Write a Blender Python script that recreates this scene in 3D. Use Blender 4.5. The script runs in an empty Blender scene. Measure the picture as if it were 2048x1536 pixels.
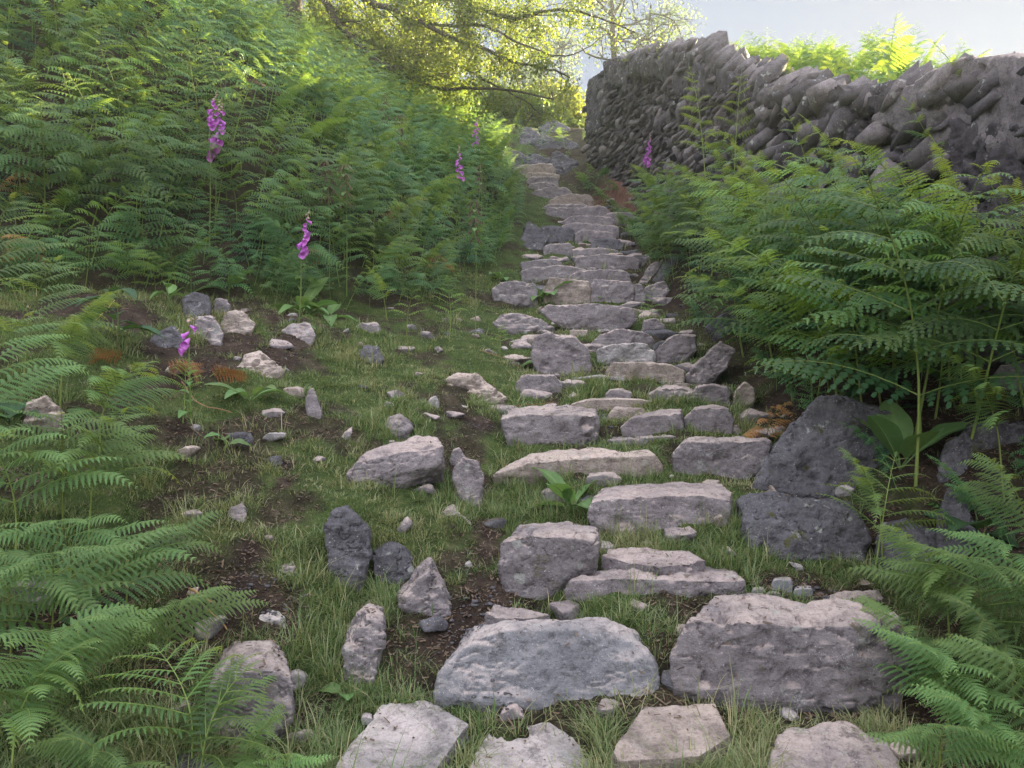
import bpy, bmesh, math, random
import numpy as np
from mathutils import Vector, Matrix, Quaternion
from mathutils.bvhtree import BVHTree

# ------------------------------------------------------------------ camera, sky, sun, exposure
S = bpy.context.scene
COL = S.collection
EYE = 1.55
PITCH = math.radians(3.3)
FPX = 1518.0                                     # focal length in pixels of the 2048 px wide photograph
cam = bpy.data.cameras.new('camera')
cam.sensor_width = 36.0
cam.lens = 36.0 * FPX / 2048.0
cam.clip_start = 0.05
cam.clip_end = 3000.0
camo = bpy.data.objects.new('camera', cam)
camo.location = (0, 0, EYE)
camo.rotation_euler = (math.radians(90) - PITCH, 0, 0)
COL.objects.link(camo)
S.camera = camo

SUN_AZ = math.radians(38)                       # to the right of straight ahead
SUN_EL = math.radians(19.0)
world = bpy.data.worlds.new('World')
S.world = world
world.use_nodes = True
wn = world.node_tree
wn.nodes.clear()
w_out = wn.nodes.new('ShaderNodeOutputWorld')
w_bg = wn.nodes.new('ShaderNodeBackground')
w_sky = wn.nodes.new('ShaderNodeTexSky')
w_sky.sky_type = 'NISHITA'
w_sky.sun_disc = False
w_sky.sun_elevation = SUN_EL
w_sky.sun_rotation = SUN_AZ
w_sky.air_density = 1.0
w_sky.dust_density = 0.6
w_sky.ozone_density = 1.5
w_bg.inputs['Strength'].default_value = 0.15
def wmath(op, a, b=0.0):
    nd = wn.nodes.new('ShaderNodeMath'); nd.operation = op
    for k_, v_ in enumerate((a, b)):
        if hasattr(v_, 'is_linked'): wn.links.new(v_, nd.inputs[k_])
        else: nd.inputs[k_].default_value = v_
    return nd.outputs[0]
def wscale(c, f):
    nd = wn.nodes.new('ShaderNodeVectorMath'); nd.operation = 'SCALE'
    wn.links.new(c, nd.inputs[0])
    if hasattr(f, 'is_linked'): wn.links.new(f, nd.inputs['Scale'])
    else: nd.inputs['Scale'].default_value = f
    return nd.outputs[0]
# a milky morning sky: the clear-sky model softened, with fill brightness added overhead and behind the camera
w_hsv = wn.nodes.new('ShaderNodeHueSaturation')
w_hsv.inputs['Saturation'].default_value = 0.62
wn.links.new(w_sky.outputs['Color'], w_hsv.inputs['Color'])
w_lum = wn.nodes.new('ShaderNodeRGBToBW')
wn.links.new(w_hsv.outputs['Color'], w_lum.inputs['Color'])
SKY_K, SKY_GAIN, FILL_GAIN = 0.8, 0.54, 6.9
w_c0 = wscale(w_hsv.outputs['Color'], wmath('DIVIDE', SKY_GAIN, wmath('ADD', 1.0, wmath('DIVIDE', w_lum.outputs[0], SKY_K))))
w_l2 = wn.nodes.new('ShaderNodeRGBToBW'); wn.links.new(w_c0, w_l2.inputs[0])
w_blue = wn.nodes.new('ShaderNodeMix'); w_blue.data_type = 'RGBA'; w_blue.inputs[0].default_value = 0.6
w_bc = wn.nodes.new('ShaderNodeCombineXYZ')
for k_, f_ in enumerate((0.76, 0.96, 1.55)): wn.links.new(wmath('MULTIPLY', w_l2.outputs[0], f_), w_bc.inputs[k_])
wn.links.new(w_c0, w_blue.inputs[6]); wn.links.new(w_bc.outputs[0], w_blue.inputs[7])
w_c = w_blue.outputs[2]
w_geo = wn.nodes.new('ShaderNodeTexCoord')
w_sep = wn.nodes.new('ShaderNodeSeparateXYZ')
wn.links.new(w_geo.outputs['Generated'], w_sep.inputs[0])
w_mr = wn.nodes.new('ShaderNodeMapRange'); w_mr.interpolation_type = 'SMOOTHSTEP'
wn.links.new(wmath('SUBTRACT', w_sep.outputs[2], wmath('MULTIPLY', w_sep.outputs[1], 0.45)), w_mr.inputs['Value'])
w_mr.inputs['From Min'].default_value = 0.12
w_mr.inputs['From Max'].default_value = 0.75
w_fill = wn.nodes.new('ShaderNodeMix'); w_fill.data_type = 'RGBA'
wn.links.new(w_mr.outputs['Result'], w_fill.inputs[0])
wn.links.new(w_c, w_fill.inputs[6])
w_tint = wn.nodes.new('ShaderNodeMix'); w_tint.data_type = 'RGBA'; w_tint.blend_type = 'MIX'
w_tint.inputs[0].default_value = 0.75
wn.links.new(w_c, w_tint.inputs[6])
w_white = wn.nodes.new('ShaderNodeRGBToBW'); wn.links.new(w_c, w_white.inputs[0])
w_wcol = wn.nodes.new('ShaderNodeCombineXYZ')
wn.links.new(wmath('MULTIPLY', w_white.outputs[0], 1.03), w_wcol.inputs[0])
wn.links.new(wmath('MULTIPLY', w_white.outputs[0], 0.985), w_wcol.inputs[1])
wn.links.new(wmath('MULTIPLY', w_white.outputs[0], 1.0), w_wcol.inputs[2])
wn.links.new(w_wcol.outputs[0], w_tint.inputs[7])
wn.links.new(wscale(w_tint.outputs[2], FILL_GAIN), w_fill.inputs[7])
wn.links.new(w_fill.outputs[2], w_bg.inputs['Color'])
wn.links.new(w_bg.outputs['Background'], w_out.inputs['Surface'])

sun = bpy.data.lights.new('sun', 'SUN')
sun.energy = 5.0
sun.angle = math.radians(0.5)
sun.color = (1.0, 0.86, 0.52)
suno = bpy.data.objects.new('sun', sun)
sd = Vector((math.sin(SUN_AZ) * math.cos(SUN_EL), math.cos(SUN_AZ) * math.cos(SUN_EL), math.sin(SUN_EL)))
suno.rotation_euler = sd.to_track_quat('Z', 'Y').to_euler()
suno.location = sd * 40
COL.objects.link(suno)

S.view_settings.view_transform = 'Standard'
S.view_settings.look = 'None'
S.view_settings.gamma = 1.0
S.view_settings.exposure = 2.95
S.cycles.use_denoising = True
S.cycles.denoising_prefilter = 'NONE'
S.cycles.max_bounces = 6
S.cycles.diffuse_bounces = 3
S.cycles.glossy_bounces = 2
S.cycles.transmission_bounces = 4
S.cycles.transparent_max_bounces = 6
S.cycles.volume_bounces = 1
S.cycles.caustics_reflective = False
S.cycles.caustics_refractive = False

rng = np.random.default_rng(7)
random.seed(7)

# ------------------------------------------------------------------ pixels of the photograph -> rays in the place
CP, SP = math.cos(PITCH), math.sin(PITCH)
def ray(u, v):
    cx = (u - 1024.0) / FPX
    cy = (768.0 - v) / FPX
    dy = CP + cy * SP
    dz = -SP + cy * CP
    return cx / dy, dz / dy
def at(u, v, y):
    dx, dz = ray(u, v)
    return Vector((dx * y, y, EYE + dz * y))
def project(p):
    yy = p[1] * CP - (p[2] - EYE) * SP
    zz = p[1] * SP + (p[2] - EYE) * CP
    return 1024 + FPX * p[0] / yy, 768 - FPX * zz / yy

# ------------------------------------------------------------------ noise
def _hash(ix, iy, iz, seed):
    n = (ix.astype(np.int64) * 374761393 + iy.astype(np.int64) * 668265263 + iz.astype(np.int64) * 2147483647 + seed * 974634707) & 0xFFFFFFFF
    n = ((n ^ (n >> 13)) * 1274126177) & 0xFFFFFFFF
    n = ((n ^ (n >> 15)) * 2246822519) & 0xFFFFFFFF
    n = n ^ (n >> 16)
    return (n & 0xFFFF).astype(np.float64) / 32767.5 - 1.0
def vnoise(p, seed=0):
    p = np.asarray(p, float)
    i = np.floor(p)
    f = p - i
    f = f * f * f * (f * (f * 6 - 15) + 10)
    i = i.astype(np.int64)
    x, y, z = i[..., 0], i[..., 1], i[..., 2]
    fx, fy, fz = f[..., 0], f[..., 1], f[..., 2]
    def L(a, b, t): return a + (b - a) * t
    c = {}
    for a in (0, 1):
        for b in (0, 1):
            c[a, b] = L(_hash(x, y + a, z + b, seed), _hash(x + 1, y + a, z + b, seed), fx)
    return L(L(c[0, 0], c[1, 0], fy), L(c[0, 1], c[1, 1], fy), fz)
def fbm(p, octaves=4, seed=0, gain=0.5):
    p = np.asarray(p, float)
    s = 0.0
    a = 1.0
    for k in range(octaves):
        s = s + a * vnoise(p * (2.03 ** k) + 17.3 * k, seed + k)
        a *= gain
    return s
def smooth(x, a, b):
    t = np.clip((x - a) / (b - a), 0, 1)
    return t * t * (3 - 2 * t)

# ------------------------------------------------------------------ mesh and object helpers
def mesh_np(name, verts, quads=None, tris=None, attrs=None, smooth_shade=False):
    me = bpy.data.meshes.new(name)
    verts = np.asarray(verts, np.float32)
    nq = 0 if quads is None else len(quads)
    nt = 0 if tris is None else len(tris)
    loops = []
    if nq: loops.append(np.asarray(quads, np.int32).ravel())
    if nt: loops.append(np.asarray(tris, np.int32).ravel())
    loops = np.concatenate(loops)
    starts = np.concatenate([np.arange(nq) * 4, nq * 4 + np.arange(nt) * 3]).astype(np.int32)
    me.vertices.add(len(verts))
    me.vertices.foreach_set('co', verts.ravel())
    me.loops.add(len(loops))
    me.loops.foreach_set('vertex_index', loops)
    me.polygons.add(nq + nt)
    me.polygons.foreach_set('loop_start', starts)
    if smooth_shade:
        me.polygons.foreach_set('use_smooth', np.ones(nq + nt, bool))
    me.update(calc_edges=True)
    me.validate()
    for k, arr in (attrs or {}).items():
        at_ = me.attributes.new(k, 'FLOAT', 'POINT')
        at_.data.foreach_set('value', np.asarray(arr, np.float32))
    return me
def link(name, me, mat=None, parent=None, loc=(0, 0, 0)):
    o = bpy.data.objects.new(name, me)
    o.location = loc
    if mat is not None and not me.materials:
        me.materials.append(mat)
    if parent is not None:
        o.parent = parent
    COL.objects.link(o)
    return o
def empty(name, loc=(0, 0, 0), rot=(0, 0, 0)):
    o = bpy.data.objects.new(name, None)
    o.empty_display_size = 0.1
    o.location = loc
    o.rotation_euler = rot
    COL.objects.link(o)
    return o
def tag(o, label=None, cat=None, group=None, kind=None):
    if label: o['label'] = label
    if cat: o['category'] = cat
    if group: o['group'] = group
    if kind: o['kind'] = kind
    return o

class Geo:
    """collects vertices, quads, triangles and one float attribute"""
    def __init__(self): self.v = []; self.q = []; self.t = []; self.a = []; self.n = 0
    def add(self, v, q=None, t=None, a=0.0):
        v = np.asarray(v, float).reshape(-1, 3)
        if q is not None and len(q): self.q.append(np.asarray(q, np.int64).reshape(-1, 4) + self.n)
        if t is not None and len(t): self.t.append(np.asarray(t, np.int64).reshape(-1, 3) + self.n)
        self.v.append(v)
        self.a.append(np.broadcast_to(np.asarray(a, float), (len(v),)) if np.ndim(a) == 0 else np.asarray(a, float).ravel())
        self.n += len(v)
    def mesh(self, name, smooth_shade=False):
        return mesh_np(name, np.concatenate(self.v), np.concatenate(self.q) if self.q else None,
                       np.concatenate(self.t) if self.t else None, {'shade': np.concatenate(self.a)}, smooth_shade)
    def tube(self, pts, rad, seg=6, a=0.0):
        pts = np.asarray(pts, float)
        n = len(pts)
        rad = np.broadcast_to(np.asarray(rad, float), (n,))
        tan = np.gradient(pts, axis=0)
        tan /= np.linalg.norm(tan, axis=1, keepdims=True) + 1e-9
        ref = np.array([0.0, 0, 1]) if abs(tan[0, 2]) < 0.9 else np.array([1.0, 0, 0])
        u = np.cross(tan, ref); u /= np.linalg.norm(u, axis=1, keepdims=True) + 1e-9
        w = np.cross(tan, u)
        th = np.arange(seg) / seg * 2 * math.pi
        ring = (u[:, None, :] * np.cos(th)[None, :, None] + w[:, None, :] * np.sin(th)[None, :, None]) * rad[:, None, None] + pts[:, None, :]
        i = np.arange(n - 1)[:, None] * seg
        j = np.arange(seg)[None, :]
        k = (j + 1) % seg
        q = np.stack([i + j, i + k, i + seg + k, i + seg + j], -1).reshape(-1, 4)
        if np.ndim(a): a = np.repeat(np.asarray(a, float), seg)
        self.add(ring.reshape(-1, 3), q, None, a)

def bezier_path(pts, n):
    """smooth curve through points (Catmull-Rom)"""
    p = np.asarray(pts, float)
    p = np.concatenate([[2 * p[0] - p[1]], p, [2 * p[-1] - p[-2]]])
    m = len(p) - 3
    t = np.linspace(0, m - 1e-6, n)
    i = t.astype(int); f = (t - i)[:, None]
    a, b, c, d = p[i], p[i + 1], p[i + 2], p[i + 3]
    return 0.5 * ((2 * b) + (c - a) * f + (2 * a - 5 * b + 4 * c - d) * f ** 2 + (3 * b - a - 3 * c + d) * f ** 3)

# ------------------------------------------------------------------ materials
class M:
    def __init__(self, name):
        self.m = bpy.data.materials.new(name)
        self.m.use_nodes = True
        self.nt = self.m.node_tree
        self.nt.nodes.clear()
        self.out = self.n('ShaderNodeOutputMaterial')
    def n(self, t, **kw):
        nd = self.nt.nodes.new(t)
        for k, v in kw.items(): setattr(nd, k, v)
        return nd
    def set(self, sock, v):
        if hasattr(v, 'is_linked'): self.nt.links.new(v, sock)
        else:
            if isinstance(v, (tuple, list)) and len(v) == 3 and sock.type == 'RGBA': v = (*v, 1)
            sock.default_value = v
    def noise(self, vec, scale, detail=6, rough=0.6, dist=0.0):
        nd = self.n('ShaderNodeTexNoise')
        self.set(nd.inputs['Vector'], vec)
        nd.inputs['Scale'].default_value = scale
        nd.inputs['Detail'].default_value = detail
        nd.inputs['Roughness'].default_value = rough
        nd.inputs['Distortion'].default_value = dist
        return nd.outputs['Fac']
    def voro(self, vec, scale, feature='F1', rnd=1.0):
        nd = self.n('ShaderNodeTexVoronoi', feature=feature)
        self.set(nd.inputs['Vector'], vec)
        nd.inputs['Scale'].default_value = scale
        nd.inputs['Randomness'].default_value = rnd
        return nd.outputs['Distance']
    def ramp(self, fac, stops, interp='LINEAR'):
        nd = self.n('ShaderNodeValToRGB')
        nd.color_ramp.interpolation = interp
        e = nd.color_ramp.elements
        while len(e) < len(stops): e.new(0.5)
        for k, (p, c) in enumerate(stops):
            e[k].position = p
            e[k].color = (*c, 1) if len(c) == 3 else c
        self.set(nd.inputs['Fac'], fac)
        return nd.outputs['Color']
    def step(self, fac, a, b):
        nd = self.n('ShaderNodeMapRange', interpolation_type='SMOOTHSTEP')
        self.set(nd.inputs['Value'], fac)
        nd.inputs['From Min'].default_value = a
        nd.inputs['From Max'].default_value = b
        return nd.outputs['Result']
    def mix(self, f, a, b, mode='MIX'):
        nd = self.n('ShaderNodeMix', data_type='RGBA', blend_type=mode)
        self.set(nd.inputs[0], f); self.set(nd.inputs[6], a); self.set(nd.inputs[7], b)
        return nd.outputs[2]
    def math(self, op, a, b=0.0):
        nd = self.n('ShaderNodeMath', operation=op)
        self.set(nd.inputs[0], a); self.set(nd.inputs[1], b)
        return nd.outputs[0]
    def coord(self, which='Object'): return self.n('ShaderNodeTexCoord').outputs[which]
    def pos(self): return self.n('ShaderNodeNewGeometry').outputs['Position']
    def rnd(self): return self.n('ShaderNodeObjectInfo').outputs['Random']
    def attr(self, name): return self.n('ShaderNodeAttribute', attribute_name=name).outputs['Fac']
    def mapping(self, vec, scale=(1, 1, 1), rot=(0, 0, 0)):
        nd = self.n('ShaderNodeMapping')
        self.set(nd.inputs['Vector'], vec)
        nd.inputs['Scale'].default_value = scale
        nd.inputs['Rotation'].default_value = rot
        return nd.outputs['Vector']
    def bump(self, h, strength=0.5, dist=0.02, normal=None):
        nd = self.n('ShaderNodeBump')
        self.set(nd.inputs['Height'], h)
        nd.inputs['Strength'].default_value = strength
        nd.inputs['Distance'].default_value = dist
        if normal is not None: self.set(nd.inputs['Normal'], normal)
        return nd.outputs['Normal']
    def principled(self, color, rough=0.8, normal=None, spec=0.3):
        nd = self.n('ShaderNodeBsdfPrincipled')
        self.set(nd.inputs['Base Color'], color)
        self.set(nd.inputs['Roughness'], rough)
        nd.inputs['Specular IOR Level'].default_value = spec
        if normal is not None: self.set(nd.inputs['Normal'], normal)
        self.nt.links.new(nd.outputs[0], self.out.inputs['Surface'])
        return nd
    def leafy(self, color, trans, fac=0.4, rough=0.55, spec=0.25, normal=None):
        p = self.principled(color, rough, normal, spec)
        t = self.n('ShaderNodeBsdfTranslucent')
        self.set(t.inputs['Color'], trans)
        mx = self.n('ShaderNodeMixShader')
        self.set(mx.inputs[0], fac)
        self.nt.links.new(p.outputs[0], mx.inputs[1])
        self.nt.links.new(t.outputs[0], mx.inputs[2])
        self.nt.links.new(mx.outputs[0], self.out.inputs['Surface'])

def stone_mat(name, dark, mid, light, lichen=0.5, moss=0.3, strata=(0.3, 0.5, 0), tan=None):
    b = M(name)
    dark, mid, light = (tuple(x * k_ for x in c_) for c_, k_ in ((dark, .6), (mid, .82), (light, 1.08)))
    if tan: tan = tuple(x * k_ for x, k_ in zip(tan, (1.16, 1.08, 1.06)))
    c = b.coord('Object')
    off = b.n('ShaderNodeVectorMath', operation='ADD')
    sc = b.math('MULTIPLY', b.rnd(), 37.0)
    b.set(off.inputs[0], c); b.set(off.inputs[1], sc)
    v = off.outputs[0]
    big = b.noise(v, 2.6, 5, 0.6)
    med = b.noise(v, 11, 8, 0.68)
    fine = b.noise(v, 65, 6, 0.75)
    lay = b.noise(b.mapping(v, (3, 3, 13), strata), 1.6, 8, 0.72, 0.8)
    col = b.ramp(big, [(0.3, dark), (0.5, mid), (0.72, light)])
    col = b.mix(0.55, col, b.ramp(med, [(0.3, dark), (0.52, mid), (0.75, light)]))
    col = b.mix(0.45, col, b.ramp(lay, [(0.34, tuple(x * 0.72 for x in mid)), (0.66, tuple(min(1, x * 1.22) for x in mid))]))
    nz = b.n('ShaderNodeSeparateXYZ'); b.set(nz.inputs[0], b.n('ShaderNodeNewGeometry').outputs['Normal'])
    up = b.step(nz.outputs[2], 0.4, 0.85)
    if tan is not None:      # foot-worn upper faces
        col = b.mix(b.math('MULTIPLY', up, b.step(big, 0.25, 0.6)), col, tan)
    grain = b.ramp(fine, [(0.30, (0.5, 0.5, 0.5)), (0.5, (1, 1, 1)), (0.72, (1.0, 1.0, 1.0))])
    col = b.mix(0.75, col, grain, 'MULTIPLY')
    blot = b.ramp(b.noise(v, 17, 9, 0.8), [(0.36, (0.42, 0.40, 0.41)), (0.5, (0.95, 0.95, 0.95)), (0.64, (1.0, 1.0, 1.0))])
    col = b.mix(0.8, col, blot, 'MULTIPLY')
    fl = b.math('MULTIPLY', b.step(b.noise(v, 110, 3, 0.6), 0.62, 0.7), b.step(b.noise(v, 9, 4, 0.6), 0.42, 0.6))
    col = b.mix(b.math('MULTIPLY', fl, 0.8), col, (0.55, 0.53, 0.54))
    if name == 'wall_slate':
        col = b.mix(1.0, col, b.ramp(b.attr('shade'), [(0.0, (0.5, 0.48, 0.5)), (0.6, (0.95, 0.93, 0.95)), (1.0, (1.5, 1.42, 1.38))]), 'MULTIPLY')
    pv_ = b.n('ShaderNodeVectorMath', operation='ADD'); b.set(pv_.inputs[0], v)
    wn_ = b.n('ShaderNodeTexNoise'); b.set(wn_.inputs['Vector'], v); wn_.inputs['Scale'].default_value = 24; wn_.inputs['Detail'].default_value = 5
    ws_ = b.n('ShaderNodeVectorMath', operation='SCALE'); b.set(ws_.inputs[0], wn_.outputs['Color']); ws_.inputs['Scale'].default_value = 0.09
    b.set(pv_.inputs[1], ws_.outputs[0])
    crust = b.math('MULTIPLY', b.math('SUBTRACT', 1.0, b.step(b.voro(pv_.outputs[0], 9.0), 0.20, 0.27)), b.step(b.noise(v, 2.2, 4, 0.6), 0.5, 0.6))
    col = b.mix(b.math('MULTIPLY', crust, lichen * 0.8), col, (0.40, 0.41, 0.37))
    li = b.math('MULTIPLY', b.step(b.noise(v, 7, 10, 0.8), 0.58, 0.64), b.step(b.noise(v, 36, 4, 0.7), 0.44, 0.56))
    col = b.mix(b.math('MULTIPLY', li, lichen), col, (0.44, 0.45, 0.43))
    dk = b.step(b.noise(v, 5.5, 10, 0.78), 0.56, 0.64)
    col = b.mix(b.math('MULTIPLY', dk, 0.55), col, tuple(x * 0.35 for x in dark))
    mo = b.math('MULTIPLY', b.step(b.noise(v, 6.5, 9, 0.75), 0.585, 0.64), b.step(b.noise(v, 30, 4, 0.6), 0.40, 0.55))
    col = b.mix(b.math('MULTIPLY', mo, min(1.0, moss * 1.7)), col, (0.075, 0.075, 0.018))
    h = b.math('ADD', b.math('MULTIPLY', med, 0.8), b.math('ADD', b.math('MULTIPLY', fine, 0.3), b.math('MULTIPLY', lay, 0.4)))
    pits = b.step(b.voro(v, 42), 0.0, 0.32)
    h = b.math('ADD', h, b.math('MULTIPLY', pits, 0.18))
    nrm = b.bump(h, 0.6 if name == 'wall_slate' else 1.0, 0.02 if name == 'wall_slate' else 0.03)
    b.principled(col, 0.82, nrm, 0.3)
    return b.m
MAT = {}
MAT['grey'] = stone_mat('stone_grey', (0.13, 0.115, 0.12), (0.27, 0.24, 0.245), (0.40, 0.37, 0.36), 0.6, 0.3, (0.3, 0.5, 0), (0.46, 0.405, 0.37))
MAT['mauve'] = stone_mat('stone_mauve', (0.145, 0.122, 0.13), (0.285, 0.25, 0.255), (0.41, 0.37, 0.365), 0.4, 0.15, (0.2, 0.35, 0), (0.46, 0.40, 0.37))
MAT['tan'] = stone_mat('stone_tan', (0.19, 0.15, 0.12), (0.36, 0.30, 0.255), (0.50, 0.43, 0.37), 0.35, 0.15, (0.1, 0.1, 0), (0.54, 0.47, 0.41))
MAT['pale'] = stone_mat('stone_pale', (0.22, 0.20, 0.195), (0.38, 0.355, 0.345), (0.52, 0.49, 0.47), 0.5, 0.12, (0.1, 0.2, 0), (0.52, 0.49, 0.47))
MAT['blue'] = stone_mat('stone_blue', (0.17, 0.17, 0.185), (0.30, 0.30, 0.32), (0.42, 0.41, 0.42), 0.45, 0.1, (0.2, 0.6, 0), (0.47, 0.44, 0.42))
MAT['dark'] = stone_mat('stone_dark', (0.075, 0.072, 0.08), (0.16, 0.152, 0.165), (0.27, 0.26, 0.275), 0.7, 0.5, (0.6, 0.3, 0))
MAT['wall'] = stone_mat('wall_slate', (0.085, 0.077, 0.08), (0.19, 0.172, 0.176), (0.35, 0.32, 0.315), 0.9, 0.25, (0.6, 0.0, 0))

def plant_mat(name, c0, c1, t0, t1, fac=0.42, rough=0.5, hue=0.25, leaf_noise=0.0, spec=0.3):
    b = M(name)
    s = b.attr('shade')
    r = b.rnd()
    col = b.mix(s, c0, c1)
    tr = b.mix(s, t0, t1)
    k = b.n('ShaderNodeHueSaturation')
    b.set(k.inputs['Color'], col)
    b.set(k.inputs['Value'], b.math('ADD', b.math('MULTIPLY', r, hue * 2), 1 - hue))
    b.set(k.inputs['Hue'], b.math('ADD', b.math('MULTIPLY', r, 0.03), 0.485))
    out = k.outputs['Color']
    nrm = None
    if leaf_noise:
        n = b.noise(b.coord('Object'), leaf_noise, 5, 0.6)
        out = b.mix(0.5, out, b.ramp(n, [(0.3, (0.6, 0.6, 0.55)), (0.7, (1, 1, 1))]), 'MULTIPLY')
        nrm = b.bump(n, 0.4, 0.01)
    b.leafy(out, tr, fac, rough, spec, nrm)
    return b.m
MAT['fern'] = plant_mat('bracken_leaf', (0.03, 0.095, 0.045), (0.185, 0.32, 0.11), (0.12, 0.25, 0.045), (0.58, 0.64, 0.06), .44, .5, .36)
MAT['fern_young'] = plant_mat('bracken_young_leaf', (0.09, 0.21, 0.04), (0.22, 0.35, 0.065), (0.2, 0.36, 0.04), (0.4, 0.52, 0.06))
MAT['fern_dead'] = plant_mat('bracken_dead_leaf', (0.23, 0.10, 0.035), (0.44, 0.22, 0.08), (0.25, 0.11, 0.03), (0.40, 0.19, 0.05), 0.25)
MAT['stem'] = plant_mat('bracken_stem', (0.13, 0.2, 0.05), (0.24, 0.3, 0.08), (0.1, 0.16, 0.03), (0.2, 0.26, 0.04), 0.15)
MAT['dead_stem'] = plant_mat('dry_stem', (0.26, 0.13, 0.05), (0.42, 0.27, 0.13), (0.2, 0.1, 0.04), (0.2, 0.1, 0.04), 0.05)
MAT['leaf'] = plant_mat('broad_leaf', (0.115, 0.22, 0.075), (0.24, 0.37, 0.13), (0.18, 0.32, 0.06), (0.28, 0.42, 0.08), 0.3, 0.5, 0.2, 45.0)
MAT['nettle'] = plant_mat('nettle_leaf', (0.035, 0.09, 0.04), (0.07, 0.14, 0.055), (0.08, 0.17, 0.03), (0.12, 0.22, 0.04), 0.25, 0.55, 0.15, 40.0)
MAT['bell'] = plant_mat('foxglove_bell', (0.56, 0.13, 0.62), (0.78, 0.34, 0.78), (0.75, 0.2, 0.75), (0.85, 0.4, 0.8), 0.35, 0.5, 0.1)
MAT['bud'] = plant_mat('foxglove_bud', (0.35, 0.38, 0.16), (0.62, 0.36, 0.42), (0.3, 0.36, 0.1), (0.6, 0.3, 0.4), 0.3)
MAT['grass'] = plant_mat('grass_blade', (0.115, 0.20, 0.065), (0.46, 0.41, 0.23), (0.17, 0.28, 0.06), (0.38, 0.34, 0.13), 0.33, 0.5, 0.0)
MAT['tree_leaf'] = plant_mat('tree_leaf', (0.05, 0.085, 0.02), (0.13, 0.17, 0.035), (0.17, 0.25, 0.025), (0.42, 0.44, 0.05), 0.42, 0.5, 0.1)
MAT['far_leaf'] = plant_mat('far_tree_leaf', (0.10, 0.14, 0.09), (0.17, 0.21, 0.12), (0.16, 0.22, 0.13), (0.26, 0.32, 0.15), 0.45, 0.6, 0.1)  # paler, bluish leaf colour, with some of the distance haze put into it
MAT['litter'] = plant_mat('litter', (0.05, 0.033, 0.024), (0.20, 0.14, 0.09), (0.1, 0.06, 0.03), (0.2, 0.12, 0.06), 0.1)
def bark():
    b = M('bark')
    c = b.coord('Object')
    n = b.noise(b.mapping(c, (9, 9, 2.5)), 3, 7, 0.7)
    b.principled(b.ramp(n, [(0.3, (0.035, 0.028, 0.022)), (0.7, (0.14, 0.115, 0.09))]), 0.9, b.bump(n, 0.8, 0.02), 0.2)
    return b.m
MAT['bark'] = bark()
def ground_mat():
    b = M('earth_and_moss')
    p = b.pos()
    big = b.noise(p, 1.3, 6, 0.65)
    med = b.noise(p, 7, 8, 0.7)
    fine = b.noise(p, 60, 6, 0.75)
    soil = b.ramp(med, [(0.3, (0.020, 0.014, 0.011)), (0.55, (0.060, 0.042, 0.031)), (0.75, (0.14, 0.105, 0.08))])
    soil = b.mix(0.7, soil, b.ramp(fine, [(0.35, (0.35, 0.33, 0.32)), (0.6, (1, 1, 1)), (0.75, (1.0, 1.0, 1.0))]), 'MULTIPLY')
    turf = b.ramp(med, [(0.3, (0.03, 0.045, 0.014)), (0.55, (0.075, 0.11, 0.032)), (0.75, (0.15, 0.15, 0.06))])
    turf = b.mix(0.6, turf, b.ramp(fine, [(0.35, (0.4, 0.4, 0.4)), (0.6, (1, 1, 1))]), 'MULTIPLY')
    col = b.mix(b.attr('turf'), soil, turf)
    col = b.mix(b.attr('red'), col, b.ramp(med, [(0.3, (0.07, 0.032, 0.022)), (0.7, (0.21, 0.115, 0.085))]))
    h = b.math('ADD', b.math('MULTIPLY', med, 0.7), b.math('MULTIPLY', fine, 0.5))
    b.principled(col, 0.95, b.bump(h, 1.0, 0.03), 0.15)
    return b.m
MAT['ground'] = ground_mat()

# ------------------------------------------------------------------ terrain
PY = np.array([-60, -3, 0, 2, 2.6, 3, 3.3, 4, 5, 6, 7, 8, 9.7, 12, 13.5, 15.7, 18, 21, 22.5, 24, 27, 34, 60, 120, 600], float)
PZ = np.array([-4, -.15, 0, .06, .15, .25, .33, .55, .83, 1.07, 1.3, 1.54, 1.94, 2.7, 3.2, 4.0, 5.0, 6.25, 7.3, 8.1, 8.9, 9.9, 13, 17, 20], float)
XCY = np.array([-10, 0, 2.9, 5, 6.5, 9.7, 12, 15.7, 18, 21, 24, 40], float)
XCX = np.array([.2, .3, .41, .81, .95, 1.0, 1.05, 1.75, 1.38, .64, .4, -2], float)
HWY = np.array([0, 2.9, 5, 9.7, 12, 15.7, 18, 21, 30], float)      # half width of the stair
HWX = np.array([1.2, 1.15, .95, .9, .85, .65, .55, .45, .4], float)
WY = np.array([-30, 2, 4.5, 8, 10, 12, 15.7, 17.5, 19.3, 19.9], float)     # wall face line
WX = np.array([4.2, 3.3, 3.05, 2.85, 2.7, 2.6, 2.62, 2.42, 2.05, 1.85], float)
TY = np.array([-30, -5, 2, 3.4, 4.5, 5.2, 6, 7, 8, 9, 10, 11, 12, 14, 15.7, 17, 18, 19.3, 21, 30, 60, 120, 600], float)   # wall top line
TZ = np.array([-1, 1.2, 2.75, 3.05, 3.2, 3.3, 3.42, 3.72, 4.08, 4.55, 5.05, 5.6, 6.05, 6.75, 7.35, 7.75, 7.95, 8.1, 8.3, 9.2, 13, 17, 20], float)
XB = np.array([(-9, -6), (-7.5, 2), (-5.2, 4.9), (-3.9, 6.0), (-2.3, 7.2), (-1.3, 8.3), (-.8, 9.5), (-.65, 11), (-.25, 13), (-.1, 15.7), (-.15, 18), (-.5, 21), (-1.4, 23.5), (-5, 26), (-14, 30), (-40, 40)], float)

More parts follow.
